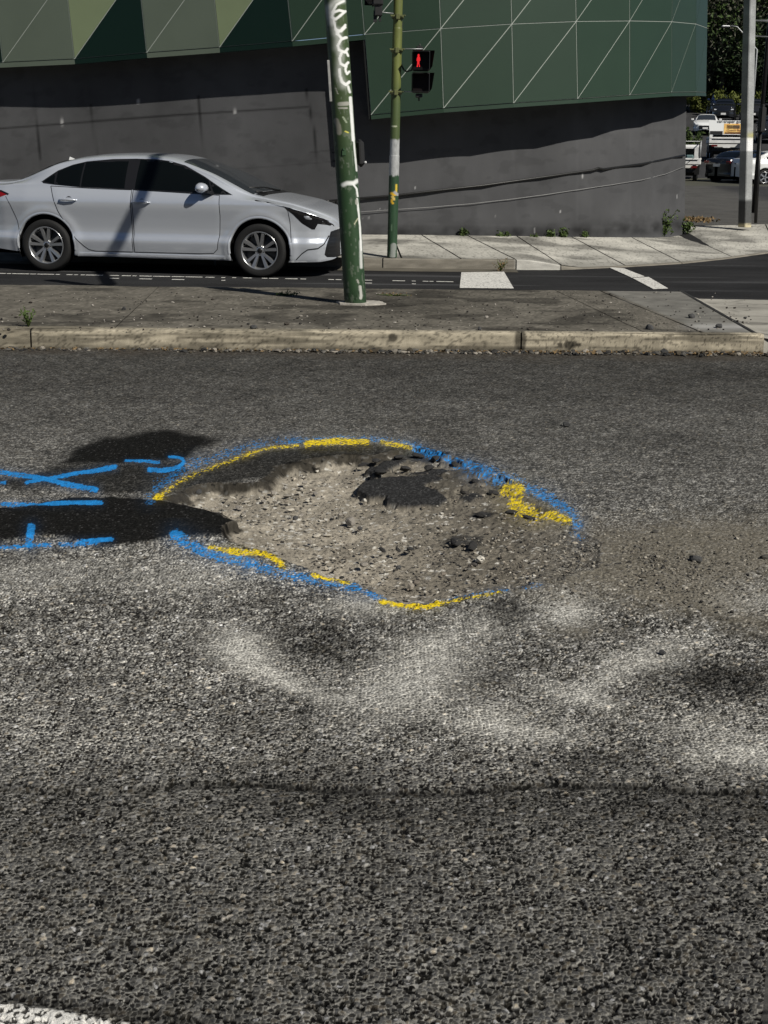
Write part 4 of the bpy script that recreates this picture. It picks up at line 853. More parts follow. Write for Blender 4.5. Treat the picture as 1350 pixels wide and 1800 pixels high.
def patch(B, poly, off, m_, name, parent, th=.004, step=.035, both=True, sides=(-1, 1)):
    if len(sides) > 1: return [patch(B, poly, off, m_, name, parent[i] if isinstance(parent, list) else parent, th, step, both, (s_,)) for i, s_ in enumerate(sides)]
    """polygon given in side view (x,z) laid on the body surface"""
    P = []
    n = len(poly)
    for i in range(n):
        a = poly[i]; b = poly[(i+1) % n]; L = math.hypot(b[0]-a[0], b[1]-a[1]); k = max(1, int(L/step))
        for j in range(k): P.append((a[0]+(b[0]-a[0])*j/k, a[1]+(b[1]-a[1])*j/k))
    A = np.array(P); nb = len(P); xs = np.arange(A[:, 0].min(), A[:, 0].max(), step); zs = np.arange(A[:, 1].min(), A[:, 1].max(), step)
    gx, gz = np.meshgrid(xs, zs); gx = gx.ravel(); gz = gz.ravel()
    if len(gx):
        k = inpoly(gx, gz, P) & (segd(gx, gz, P+[P[0]]) > step*.45); gi = list(zip(gx[k], gz[k]))
    else: gi = []
    pts = [Vector((float(a), float(b))) for a, b in P+gi]
    v2, e2, f2, *_ = geometry.delaunay_2d_cdt(pts, [(i, (i+1) % nb) for i in range(nb)], [], 1, 1e-5)
    mb = MB()
    for sd in sides:
        vs = []; ed = segd(np.array([p[0] for p in v2]), np.array([p[1] for p in v2]), P+[P[0]])
        for p, d in zip(v2, ed):
            o_ = off*min(1, .35+d/.02) if off > .002 else off
            vs.append((p[0], sd*(B.Y(p[0], p[1])+o_), p[1]))
        fs = [tuple(f) if sd < 0 else tuple(reversed(f)) for f in f2]
        # ensure outward
        f = fs[0]; a, b, c = [Vector(vs[i]) for i in f[:3]]; nn = (b-a).cross(c-a)
        if nn.y*sd < 0: fs = [tuple(reversed(f)) for f in fs]
        mb.add(vs, fs, 0, True)
    return mb.build(name, m_, parent)
def line_strip(B, pts, wd, off, m_, name, parent, both=True, closed=False, sides=(-1, 1)):
    if len(sides) > 1: return [line_strip(B, pts, wd, off, m_, name, parent[i] if isinstance(parent, list) else parent, both, closed, (s_,)) for i, s_ in enumerate(sides)]
    P = []
    pts = list(pts)+([pts[0]] if closed else [])
    for a, b in zip(pts[:-1], pts[1:]):
        L = math.hypot(b[0]-a[0], b[1]-a[1]); k = max(1, int(L/.03))
        for j in range(k): P.append((a[0]+(b[0]-a[0])*j/k, a[1]+(b[1]-a[1])*j/k))
    P.append(pts[-1]); A = np.array(P); T = np.gradient(A, axis=0); T /= np.linalg.norm(T, axis=1)[:, None]+1e-9; N = np.stack([-T[:, 1], T[:, 0]], -1)
    mb = MB()
    for sd in sides:
        vs = []
        for p, n_ in zip(A, N):
            for s_ in (-.5, .5):
                q = p+n_*wd*s_; vs.append((q[0], sd*(B.Y(q[0], q[1])+off), q[1]))
        mb.add(vs, [(2*i, 2*i+1, 2*i+3, 2*i+2) for i in range(len(A)-1)], 0, True)
    return mb.build(name, m_, parent)
def smooth_poly(p, it=2):
    for _ in range(it):
        q = []
        for i in range(len(p)):
            a, b = p[i], p[(i+1) % len(p)]; q += [(a[0]*.75+b[0]*.25, a[1]*.75+b[1]*.25), (a[0]*.25+b[0]*.75, a[1]*.25+b[1]*.75)]
        p = q
    return p
def wheel(parent, x, sd, full=True, r=.317, rim_m=None):
    w_ = empty('wheel', (x, sd*.775, r)); w_.parent = parent
    s = sd; ty = MB(); prof = [(.215, .02), (.222, .095), (.235, .105), (.285, .108), (.303, .100), (.313, .088), (.317, .06), (.317, .0), (.317, -.06), (.310, -.095), (.28, -.108), (.22, -.1)]
    ty.lathe([(a*r/.317, b*s) for a, b in prof], (0, 0, 0), 'Y', 56); ty.build('tyre', M_tyre, w_)
    rm = MB(); rm.lathe([(.225, .09*s), (.229, .100*s), (.221, .104*s), (.213, .096*s), (.205, .06*s), (.203, -.05*s)], (0, 0, 0), 'Y', 56, 0)
    rm.lathe([(.0, .02*s), (.10, .018*s), (.205, .0)], (0, 0, 0), 'Y', 40, 1)
    if full:
        for k in range(5):
            for dd in (-.16, .16):
                a = 2*math.pi*k/5+.32+dd
                ra, rb = .045, .214; a2 = a+dd*.45
                def P(rr, aa, yy, tw): return Vector((rr*math.cos(aa)-tw*math.sin(aa), yy*s, rr*math.sin(aa)+tw*math.cos(aa)))
                w0, w1 = .013, .019
                vs = [P(ra, a, .076, -w0), P(ra, a, .076, w0), P(rb, a2, .098, -w1), P(rb, a2, .098, w1), P(ra, a, .03, -w0*1.3), P(ra, a, .03, w0*1.3), P(rb, a2, .05, -w1*1.2), P(rb, a2, .05, w1*1.2)]
                rm.add(vs, [(0, 1, 3, 2), (4, 6, 7, 5), (0, 2, 6, 4), (1, 5, 7, 3), (2, 3, 7, 6), (0, 4, 5, 1)], 0)
        rm.lathe([(0, .086*s), (.026, .086*s), (.030, .080*s), (.031, .076*s)], (0, 0, 0), 'Y', 24, 2); rm.lathe([(.031, .077*s), (.062, .072*s), (.066, .06*s), (.066, .03*s)], (0, 0, 0), 'Y', 30, 0)
        for k in range(5):
            a = 2*math.pi*k/5+.32+math.pi/5; rm.lathe([(0, .079*s), (.0075, .079*s), (.008, .07*s)], (.05*math.cos(a), 0, .05*math.sin(a)), 'Y', 8, 1)
    else:
        for k in range(5):
            a = 2*math.pi*k/5; rm.box((.12*math.cos(a), .08*s, .12*math.sin(a)), (.18, .02, .05), Matrix.Rotation(-a, 4, 'Y'))
    rm.build('rim', [rim_m or M_rim, M_rimd, M_blk], w_)
    return w_
DLO = [(-1.405, 1.085), (-1.22, 1.215), (-1.05, 1.285), (-.88, 1.325), (-.55, 1.357), (-.25, 1.365), (.0, 1.360), (.18, 1.343), (.38, 1.292), (.65, 1.165), (.88, 1.035), (1.02, .962), (.86, .962), (.6, .974), (.05, .995), (-.28, 1.005), (-.88, 1.020), (-1.22, 1.045), (-1.38, 1.062)]
def make_car(name, label, cat, loc, rz, paint=P_sil, detail=True, boxy=0., scale=(1, 1, 1), group=None, plate='', wheels_r=.317):
    r = empty(name, loc, rz, label=label, cat=cat, group=group); r.scale = scale
    B = Body(boxy=boxy).prep(); car_shell(B, paint, r)
    # underbody and wheel wells
    ub = MB(); ub.box((0, 0, .30), (4.2, 1.35, .2)); ub.box((0, 0, .55), (1.9, 1.6, .5)); ub.box((-2.05, 0, .5), (.35, 1.2, .3)); ub.box((2.0, 0, .45), (.35, 1.1, .3))
    for cx in (-1.35, 1.35):
        for sd in (-1, 1):
            n_ = 24; vs = []
            for yy in (.855, .50):
                for i in range(n_+1):
                    q = math.radians(-25+230*i/n_); vs.append((cx+.374*math.cos(q), sd*yy, .325+.374*math.sin(q)))
            ub.add(vs, [(i, i+1, n_+2+i, n_+1+i) for i in range(n_)], 0, True); ub.box((cx, sd*.5, .5), (.8, .02, .6))
    ub.build('underbody', M_gap, r)
    for cx in (-1.35, 1.35):
        for sd in (-1, 1): wheel(r, cx, sd, detail, wheels_r)
    if boxy: dlo = smooth_poly([(-2.0, 1.09), (-1.85, 1.34), (-.5, 1.375), (.15, 1.35), (.95, 1.03), (.9, 1.0), (-1.9, 1.04)], 1)
    else: dlo = DLO
    if not detail:
        patch(B, dlo, .004, G_blk, 'side_window', r, step=.08)
    else:
        # arch lips
        for cx in (-1.35, 1.35):
            for sd in (-1, 1):
                mb = MB(); n_ = 48; vs = []
                for i in range(n_+1):
                    q = math.radians(-8+196*i/n_)
                    for rr, o_ in ((.398, .000), (.384, .006), (.370, .006), (.366, -.03)):
                        xx = cx+rr*math.cos(q); zz = .325+rr*math.sin(q); rs = max(rr, .385); ys = B.Y(cx+rs*math.cos(q), max(.325+rs*math.sin(q), .2)); vs.append((xx, sd*(ys+o_), zz))
                mb.add(vs, [(4*i+j, 4*i+j+1, 4*i+5+j, 4*i+4+j) for i in range(n_) for j in range(3)], 0, True)
                mb.build('wheel_arch_lip', paint, r)
        gap = .0075
        rd = [(-1.275, 1.03), (-1.17, .74), (-1.02, .48), (-.86, .32), (-.80, .278), (-.72, .262), (-.235, .262), (-.235, 1.0), (-.6, 1.006), (-.88, 1.014)]
        fd = [(-.215, .262), (.60, .262), (.78, .270), (.83, .32), (.86, .50), (.875, .72), (.865, .955), (.6, .968), (.05, .99), (-.215, 1.0)]
        for nm, pl in (('rear_door', rd), ('front_door', fd)):
            d = patch(B, pl, .004, paint, nm, r)
            line_strip(B, pl, gap, .0025, M_gap, 'door_gap', d, closed=True)
            hx = -1.03 if nm == 'rear_door' else -.10; hz = .875 if nm == 'rear_door' else .862
            for sd in (-1, 1):
                hb = MB(); yy = B.Y(hx, hz)
                hb.tube([(hx-.115, sd*(yy+.004), hz-.004), (hx-.09, sd*(yy+.032), hz-.002), (hx, sd*(yy+.040), hz), (hx+.09, sd*(yy+.032), hz-.002), (hx+.115, sd*(yy+.004), hz-.006)], [.008, .0115, .0125, .0115, .008], 8)
                hb.lathe([(.0, .004), (.036, .004), (.040, .000)], (hx+.01, sd*yy, hz), 'Y', 16, 1)
                hb.build('handle', [paint, M_rimd], d[(sd+1)//2])
        # rub highlight sill
        sl_ = patch(B, [(-.95, .195), (.93, .195), (.93, .246), (-.95, .246)], .012, paint, 'sill', r)
        # glass
        q_ = patch(B, smooth_poly([(-1.375, 1.083), (-1.24, 1.185), (-1.235, 1.052)], 0), .006, G_blk, 'quarter_window', r)
        patch(B, [(-1.215, 1.052), (-1.215, 1.20), (-1.05, 1.275), (-.905, 1.312), (-.905, 1.03)], .006, G_blk, 'rear_door_window', r)
        patch(B, [(-.885, 1.03), (-.885, 1.316), (-.55, 1.345), (-.345, 1.352), (-.33, 1.015)], .006, G_blk, 'rear_door_window', r)
        patch(B, [(-.20, 1.012), (-.20, 1.353), (0, 1.349), (.17, 1.331), (.37, 1.282), (.64, 1.156), (.70, 1.122), (.77, .978), (.6, .985), (.05, 1.003)], .006, G_blk, 'front_door_window', r)
        patch(B, [(.725, 1.108), (.86, 1.035), (.985, .972), (.795, .975)], .006, G_blk, 'front_quarter_window', r)
        patch(B, [(p[0], p[1]) for p in DLO], .002, M_trim, 'window_frame', r)
        line_strip(B, [(-1.405, 1.085), (-1.22, 1.218), (-1.05, 1.289), (-.88, 1.330), (-.55, 1.362), (-.25, 1.370), (.0, 1.365), (.18, 1.348), (.38, 1.298), (.65, 1.171), (.88, 1.041), (1.03, .962)], .010, .006, M_chr if False else paint, 'roof_gutter', r)
        # headlight, grille, bumper creases
        hl = patch(B, [(1.66, .828), (1.83, .793), (2.02, .745), (2.15, .692), (2.24, .632), (2.25, .605), (2.16, .628), (2.075, .640), (2.035, .575), (2.0, .575), (1.87, .650), (1.76, .750)], .009, M_lampb, 'headlight', r)
        for (cx, cz, rr) in ((1.96, .725, .032), (2.045, .715, .026), (2.12, .70, .022)):
            pass
        patch(B, [(1.86, .757), (1.98, .728), (2.03, .700), (1.99, .68), (1.92, .69)], .014, M_lamp, 'headlight_reflector', hl, step=.02)
        patch(B, [(2.07, .70), (2.12, .683), (2.14, .665), (2.09, .668)], .014, M_lamp, 'headlight_reflector', hl, step=.02)
        patch(B, [(2.215, .545), (2.295, .575), (2.325, .55), (2.328, .26), (2.27, .235), (2.175, .245), (2.15, .275)], .006, M_trim, 'grille', r, step=.02)
        for k in range(6): z = .29+.045*k; line_strip(B, [(2.19+.008*k, z), (2.325, z)], .009, .012, M_rimd, 'grille_bar', r)
        patch(B, [(1.80, .215), (1.88, .29), (1.95, .335), (2.12, .36), (2.18, .30), (2.1, .235), (1.95, .205)], .004, paint, 'bumper_fin', r)
        line_strip(B, [(1.79, .215), (1.87, .29), (1.95, .338), (2.08, .352), (2.15, .40), (2.20, .50)], .011, .007, M_gap, 'bumper_crease', r)
        line_strip(B, [(1.66, .84), (1.70, .79), (1.72, .66), (1.735, .42)], .006, .002, M_gap, 'bumper_gap', r)
        line_strip(B, [(1.30, .905), (1.45, .885), (1.66, .836), (1.9, .784), (2.08, .728), (2.2, .668)], .009, .003, M_gap, 'bonnet_gap', r)
        line_strip(B, [(-1.68, .36), (-1.72, .60), (-1.80, .80), (-1.86, .90)], .006, .002, M_gap, 'bumper_gap', r)
        patch(B, [(-1.83, .925), (-1.93, .955), (-2.2, .985), (-2.3, .96), (-2.27, .88), (-1.95, .885)], .008, M_red, 'tail_light', r)
        line_strip(B, [(-1.82, .925), (-1.93, .962), (-2.2, .992)], .016, .009, M_trim, 'tail_light_trim', r)
        # number plate, emblem
        mb = MB(); mb.box((2.345, 0, .42), (.012, .37, .12), bev=.003); mb.build('number_plate', M_plate, r)
        mb = MB(); mb.box((2.335, 0, .60), (.02, .14, .05), bev=.01); mb.build('front_emblem', M_chr, r)
        # fin antenna
        zt = lambda x_: B.at(x_)[0]-.006
        mb = MB(); mb.add([(-1.40, -.024, zt(-1.40)), (-1.40, .024, zt(-1.40)), (-1.14, 0, zt(-1.14)), (-1.37, -.006, zt(-1.37)+.10), (-1.37, .006, zt(-1.37)+.10), (-1.30, 0, zt(-1.3)+.045)], [(0, 2, 5, 3), (1, 4, 5, 2), (0, 3, 4, 1), (3, 5, 4), (0, 1, 2)]); mb.build('fin_antenna', P_whc, r)
        # mirrors
        for sd in (-1, 1):
            mb = MB(); vs = []; c0 = Vector((.665, sd*(B.Y(.66, 1.0)+.10), 1.035)); n_ = 14; m__ = 9
            for i in range(m__+1):
                a = math.pi*i/m__
                for j in range(n_):
                    b_ = 2*math.pi*j/n_; sx, sy, sz = .085, .105, .068
                    px = math.cos(a)*sy; rr = math.sin(a)**.7
                    vs.append(c0+Vector((rr*math.cos(b_)*sx*(1.0 if math.cos(b_) > 0 else .75), sd*px, rr*math.sin(b_)*sz*(1 if math.sin(b_) > 0 else .8))))
            mb.add(vs, [(i*n_+j, i*n_+(j+1) % n_, (i+1)*n_+(j+1) % n_, (i+1)*n_+j) for i in range(m__) for j in range(n_)], 0, True); mo = mb.build('door_mirror', paint, r)
            mb = MB(); yb_ = B.Y(.70, .965); mb.prism([(.64, sd*(yb_-.01), .955), (.80, sd*(yb_-.01), .955), (.75, sd*(yb_+.10), .985), (.66, sd*(yb_+.10), .985)], (0, 0, .03)); mb.build('mirror_foot', M_trim, mo)
    # windscreen, rear glass as patches over the centre
    def top_patch(x0, x1, wf, m_, nm, off=.004, n=14):
        vs = []; fs = []
        for i in range(n+1):
            x = x0+(x1-x0)*i/n; k = int(np.searchsorted(B.gx, x)); k = min(k, len(B.gx)-1); S = B.S[k]
            yl = np.array([p[0] for p in S])[::-1]; zl = np.array([p[1] for p in S])[::-1]
            y1 = wf(i/n)
            for j in range(-12, 13):
                y = y1*j/12; z = np.interp(abs(y), yl, zl); vs.append((x, y, z+off))
        for i in range(n):
            for j in range(24): fs.append((i*25+j, (i+1)*25+j, (i+1)*25+j+1, i*25+j+1))
        mb = MB(); mb.add(vs, fs, 0, True); return mb.build(nm, m_, r)
    if boxy:
        top_patch(.18, 1.1, lambda t: .52+.14*t, G_blk, 'windscreen')
    else:
        top_patch(.34, 1.24, lambda t: .575+.12*t, G_ws, 'windscreen', .006)
        top_patch(-1.76, -1.22, lambda t: .64-.08*t, G_blk, 'rear_window', .006)
        if detail:
            mb = MB(); mb.tube([(1.28, .3, .985), (1.20, -.1, 1.035), (1.12, -.5, 1.04)], .009, 6); mb.build('wiper', M_blk, r); mb = MB(); mb.tube([(1.30, -.35, .975), (1.24, -.6, 1.0)], .009, 6); mb.build('wiper', M_blk, r)
            top_patch(1.25, 1.35, lambda t: .66, M_trim, 'cowl', .006, 3)
    if not detail:
        # front face with lights and plate
        for sd in (-1, 1): MB().box((2.16, sd*.60, .66), (.2, .26, .085), bev=.02).build('headlight', M_lampw, r)
        f = MB(); f.box((2.30, 0, .45), (.09, .9, .26), bev=.02); f.build('grille', M_trim, r)
        f = MB(); f.box((2.355, 0, .40), (.012, .37, .12)); f.build('number_plate', M_plate, r)
        for sd in (-1, 1): MB().box((-2.27, sd*.62, .90), (.12, .26, .11), bev=.02).build('tail_light', M_redd, r)
        f = MB(); f.box((-2.345, 0, .78), (.012, .37, .12)); f.build('number_plate', M_plate, r)
        for sd in (-1, 1): MB().box((.68, sd*1.0, 1.03), (.12, .2, .13), bev=.03).build('door_mirror', paint, r)
        if boxy:
            for sd in (-1, 1): MB().tube([(-1.7, sd*.58, 1.49), (.0, sd*.56, 1.50)], .02, 6).build('roof_rail', M_trim, r)
    if detail:
        for o in r.children_recursive:
            if o.type == 'MESH' and o.parent.name.split('.')[0] != 'wheel':
                n = len(o.data.vertices); c = np.empty(n*3, np.float32); o.data.vertices.foreach_get('co', c); c = c.reshape(-1, 3); k = c[:, 0] > 1.75; c[k, 0] = 1.75+(c[k, 0]-1.75)*.87; o.data.vertices.foreach_set('co', c.ravel()); o.data.update()
    return r

a_ = gp(457, 488, 0); b_ = gp(84, 477, 0)
hd = math.atan2(a_[1]-b_[1], a_[0]-b_[0]); mid_ = (a_+b_)/2; sc_ = math.hypot(a_[1]-b_[1], a_[0]-b_[0])/2.70
nrm_ = np.array([-math.sin(hd), math.cos(hd)]); ctr = mid_[:2]+nrm_*.86*sc_
make_car('silver_sedan', 'silver four door sedan waiting in the lane behind the island', 'car', (ctr[0], ctr[1], .003), hd, scale=(sc_, sc_, sc_*.985))
# ---- far street
P_dkc = mat('black_car_paint', (.010, .011, .014), .2, coat=.8); P_blc = mat('dark_blue_car_paint', (.012, .022, .06), .2, coat=.8); P_char = mat('charcoal_car_paint', (.018, .018, .02), .25, coat=.7)
ZP = [(18, .0), (24, .25), (25.4, .225), (27, .20), (30, .12), (62, .08), (66, .3), (74, .85), (90, 1.6), (106, 2.6), (116, 3.7), (130, 4.5), (170, 6.4), (400, 16)]
def zst(y): return float(np.interp(y, [p[0] for p in ZP], [p[1] for p in ZP]))
def on(px, Y): p = yp(px, 300, Y); return (p[0], Y, zst(Y)+.004)
def street_col(x, y, z):
    b = np.array([.045, .045, .046])*(.6+.8*fbm(x*.5, y*.25, 1.5, 4, 601))[:, None]; u, v = proj(x, y, z)
    pale = sst(-6, 6, sdf(u, v, [(1150, 372), (1203, 318), (1236, 321), (1262, 331), (1350, 352), (1500, 372), (1500, 420), (1150, 420)]))[:, None]; b = b*(1-pale)+np.array([.085, .083, .078])*(.7+.6*fbm(x, y, 2, 4, 603))[:, None]*pale
    return b
nx_, ny_ = 200, 260; Yv = 25.4+(400-25.4)*np.linspace(0, 1, ny_)**2.6; Vg = []
for Y in Yv:
    for t in np.linspace(0, 1, nx_): Vg.append((4.0+(-3)*sst(34, 70, Y)+t*(16+1.2*(Y-20)), Y, zst(Y)))
Vg = np.array(Vg); prop(gridmesh('side_street', Vg, ny_, nx_, M_lane, None, street_col(Vg[:, 0], Vg[:, 1], Vg[:, 2])), 'grey asphalt side street climbing away on the right', None, None, 'structure')
make_car('parked_car', 'black hatchback half hidden behind the concrete pole', 'car', on(1316, 62), math.radians(38), P_dkc, False, scale=(.95, .95, 1.0))
make_car('parked_car', 'white car with dark blue glass at the right edge, beyond the thin post', 'car', on(1384, 60), math.radians(8), P_whc, False)
make_car('white_car', 'small white car seen from the front near the roadside', 'car', on(1236, 105), math.radians(-104), P_whc, False)
make_car('four_wheel_drive', 'black four wheel drive with a bright plate, approaching', 'car', on(1266, 116), math.radians(-105), P_dkc, False, boxy=1, scale=(1.02, 1.04, 1.24))
make_car('four_wheel_drive', 'dark blue vehicle behind the black four wheel drive', 'car', on(1256, 128), math.radians(-97), P_blc, False, boxy=1, scale=(1.02, 1.04, 1.3))
make_car('four_wheel_drive', 'charcoal four wheel drive partly behind the top of the concrete pole', 'car', on(1314, 116), math.radians(-102), P_char, False, boxy=1, scale=(1.0, 1.05, 1.25))
make_car('four_wheel_drive', 'dark car at the far right between the pole and the frame edge', 'car', on(1350, 96), math.radians(-100), P_char, False, boxy=1, scale=(1, 1, 1.2))
M_alu = mat('white_tray_paint', (.66, .66, .64), .5, var=.15, vs=3)
def ute(name, label, loc, rz, sign=False, cage=False):
    r = empty(name, loc, rz, label=label, cat='ute')
    for cx, rr in ((-1.55, .36), (1.6, .36)):
        for sd in (-1, 1): wheel(r, cx, sd, False, rr)
    mb = MB(); mb.box((0, 0, .55), (4.6, .9, .18)); mb.box((-1.5, 0, .38), (.2, 1.5, .18)); mb.box((-2.3, 0, .55), (.1, 1.6, .16)); mb.build('chassis', M_blk, r)
    mb = MB(); prof = [(.35, .5), (.35, 1.72), (.6, 1.82), (1.1, 1.80), (1.65, 1.28), (2.45, 1.12), (2.62, .95), (2.62, .45), (2.0, .42), (.35, .42)]
    mb.prism([(x, -.85, z) for x, z in prof], (0, 1.7, 0)); mb.build('cab', M_alu if not sign else P_whc, r)
    MB().box((.34, 0, 1.42), (.03, 1.3, .42)).build('cab_window', G_blk, r)
    for sd in (-1, 1): MB().prism([(.45, sd*.853, 1.25), (.5, sd*.853, 1.70), (1.08, sd*.853, 1.70), (1.5, sd*.853, 1.25)], (0, sd*.004, 0)).build('cab_window', G_blk, r)
    mb = MB(); mb.box((-1.25, 0, .86), (2.9, 2.0, .06)); mb.build('tray_floor', M_blk, r)
    for nm, c, d in (('tail_gate', (-2.71, 0, 1.02), (.035, 2.0, .30)), ('side_gate', (-1.25, -1.0, 1.02), (2.9, .035, .30)), ('side_gate', (-1.25, 1.0, 1.02), (2.9, .035, .30))):
        mb = MB(); mb.box(c, d, bev=.006); mb.box((c[0]-(.02 if nm == 'tail_gate' else 0), c[1]*1.02, c[2]+.09), (max(d[0]*.93, .03), max(d[1]*.93, .03), .02)); o = mb.build(nm, M_alu, r)
        mb = MB(); mb.box((c[0]-(.022 if nm == 'tail_gate' else 0), c[1]*1.022, c[2]+.045), (max(d[0]*.86, .03), max(d[1]*.86, .03), .035)); mb.build('gate_groove', M_blk, o)
    for sd in (-1, 1): MB().box((-2.72, sd*.72, .74), (.04, .3, .1)).build('tail_light', M_redd, r)
    mb = MB(); mb.box((-2.72, .1, .70), (.02, .37, .12)); mb.build('number_plate', M_plate, r)
    for cx in (-1.55,):
        for sd in (-1, 1): mb = MB(); mb.box((cx, sd*.86, .76), (.9, .26, .04)); mb.box((cx-.44, sd*.86, .55), (.02, .24, .38)); mb.build('mudguard', M_blk, r)
    if sign:
        sg = MB(); sg.prism([(-1.95, -.93, 1.30), (-1.95, .96, 1.30), (-1.75, 1.05, 2.02), (-1.75, -.86, 2.02)], (.06, 0, .0)); s_ = sg.build('advertising_board', P_whc, r)
        def onb(y, z, o=.012): return (-1.95+(z-1.30)/.72*.2-o, -y, z)
        for rect, m_ in (((-.25, .68, 1.34, 1.86), mat('orange_print', (.62, .30, .07), .6, c2=(.75, .5, .15), c2s=6)), ((-.12, .55, 1.60, 1.78), mat('dark_print', (.05, .045, .04), .6)), ((-.2, .62, 1.34, 1.44), mat('brown_print', (.12, .035, .01), .6)), ((-.95, -.3, 1.31, 1.48), M_blk)):
            mb = MB(); y0, y1, z0, z1 = rect; mb.prism([onb(y0, z0), onb(y0, z1), onb(y1, z1), onb(y1, z0)], (.004, 0, 0)); mb.build('board_print', m_, s_)
        for txt, y, z, s__, m_ in (('var-truper gold', -.62, 1.90, .22, M_blk), ('Quench Back', -.10, 1.48, .15, bpy.data.materials['brown_print'])):
            cu = bpy.data.curves.new('lettering', 'FONT'); cu.body = txt; cu.size = s__; cu.extrude = .002; cu.materials.append(m_)
            t = link('lettering', cu, s_); t.location = onb(y, z, .02); t.rotation_euler = (math.radians(90-15.5), 0, -math.pi/2)
            # keep it as mesh
            dg = bpy.context.evaluated_depsgraph_get(); dg.update(); me = bpy.data.meshes.new_from_object(t.evaluated_get(dg)); me.name = 'lettering'
            o2 = link('lettering', me, s_); o2.matrix_local = t.matrix_local.copy(); o2.location = t.location; o2.rotation_euler = t.rotation_euler; bpy.data.objects.remove(t)
            if not me.materials: me.materials.append(m_)
        mb = MB(); mb.box((-1.1, .5, 1.1), (.7, .5, .3), bev=.03); mb.build('load_box', M_blkp, r); mb = MB(); mb.box((-1.3, -.5, 1.15), (.5, .5, .4), bev=.03); mb.build('load_box', M_blkp, r)
    if cage:
        for sd in (-1, 1):
            for cx in (-2.68, -1.6, -.5): mb = MB(); mb.tube([(cx, sd*.97, 1.15), (cx, sd*.97, 1.98)], .022, 6); mb.build('rack_upright', M_galv, r)
            mb = MB(); mb.tube([(-2.72, sd*.97, 1.98), (.6, sd*.97, 2.0)], .028, 6); mb.build('rack_rail', M_galv, r)
        for cx in (-2.68, -1.6, -.5): mb = MB(); mb.tube([(cx, -.97, 1.98), (cx, .97, 1.98)], .022, 6); mb.build('rack_crossbar', M_galv, r)
        mb = MB(); mb.tube([(-2.66, .1, 1.15), (-2.66, .1, 1.96)], .018, 6); mb.tube([(-2.72, -.7, 1.2), (-2.72, -.35, .9)], .02, 6); mb.build('rack_brace', M_blk, r)
        mb = MB(); mb.box((-1.8, -.3, 1.15), (.9, .7, .35), bev=.05); mt_ = mat('teal_load', (.10, .16, .16), .6); mb.build('load_box', mt_, r); mb = MB(); mb.box((-1.2, .45, 1.25), (.7, .5, .5), bev=.05); mb.build('load_box', mt_, r)
    if cage: r.scale = (.86, .86, .86)
    return r
ute('tray_ute', 'white tray ute with a white and orange advertising board standing on its tray', on(1272, 76), math.radians(80), sign=True)
ute('tray_ute', 'white tray ute with a steel ladder rack poking out past the wall corner', on(1196, 63), math.radians(77), cage=True)
# ================================================================== TREES AND PLANTS
M_leafd = mat('dark_foliage', (.018, .032, .012), .7, spec=.2, var=.35, vs=1.5)
M_leafm = mat('mid_foliage', (.045, .075, .02), .7, spec=.2, var=.35, vs=1.5)
M_leafo = mat('grey_olive_foliage', (.095, .095, .07), .7, spec=.2, var=.35, vs=1.5)
M_leafy = mat('yellow_green_foliage', (.085, .10, .02), .7, spec=.2, var=.3, vs=2)  # paler yellow-green leaf colour for the roadside shrubs
M_bark = mat('bark', (.085, .075, .062), .9, var=.4, vs=3, bump=.5, bs=8)
M_weed = mat('weed_leaf', (.055, .085, .022), .6, spec=.25, var=.35, vs=20)
M_dry = mat('dry_leaf', (.16, .105, .045), .8, var=.4, vs=60)
def leaves(mb_v, mb_f, cs, n, size, rs):
    pass
def tree(name, label, base, h, crowns, leafm, n=2600, size=.32, seed=1, lean=0., group=None, trunk_r=.25):
    rs = np.random.RandomState(seed); r = empty(name, base, label=label, cat='tree', group=group)
    tb = MB(); top = Vector((lean, 0, h*.75)); pts = [Vector((0, 0, -.2)), Vector((lean*.2, .1, h*.25)), Vector((lean*.5, -.1, h*.5)), top]
    tb.tube(pts, [trunk_r*1.2, trunk_r, trunk_r*.75, trunk_r*.35], 9); tb.build('trunk', M_bark, r)
    lb = MB()
    for (cx, cy, cz, rx, ry, rz_) in crowns:
        for k in range(3):
            e = Vector((cx+rx*rs.uniform(-.6, .6), cy+ry*rs.uniform(-.6, .6), cz+rz_*rs.uniform(-.5, .6))); f = rs.uniform(.25, .7); s_ = pts[1].lerp(pts[3], f)
            lb.tube([s_, s_.lerp(e, .5)+Vector((0, 0, rs.uniform(-.3, .6))), e], [trunk_r*.38, trunk_r*.22, trunk_r*.06], 6)
    lb.build('limb', M_bark, r)
    V = []; N = n*4
    tot = sum(c[3]*c[4]*c[5] for c in crowns)
    P = []
    for (cx, cy, cz, rx, ry, rz_) in crowns:
        k = int(n*rx*ry*rz_/tot); nc = max(6, k//45); 
        d = rs.normal(size=(nc, 3)); d /= np.linalg.norm(d, axis=1)[:, None]; rad = rs.uniform(.35, 1.0, nc)**.6
        cl = np.array([cx, cy, cz])+d*rad[:, None]*np.array([rx, ry, rz_]); cr = rs.uniform(.10, .24, nc)*min(rx, rz_)+.25
        idx = rs.randint(0, nc, k); P.append(cl[idx]+rs.normal(size=(k, 3))*cr[idx][:, None]*np.array([1, 1, .7])*.62)
    P = np.concatenate(P); k = len(P); a = rs.normal(size=(k, 3)); a /= np.linalg.norm(a, axis=1)[:, None]; b = np.cross(a, rs.normal(size=(k, 3))); b /= np.linalg.norm(b, axis=1)[:, None]
    s_ = size*rs.uniform(.55, 1.3, k)[:, None]; w_ = s_*.38
    V = np.stack([P-a*s_, P+b*w_, P+a*s_, P-b*w_], 1).reshape(-1, 3); q = np.arange(k*4).reshape(-1, 4)
    qmesh('crown', V, q, leafm, r, None, False)
    return r
def G(px, Y): p = yp(px, 250, Y); return (p[0], Y, zst(Y))
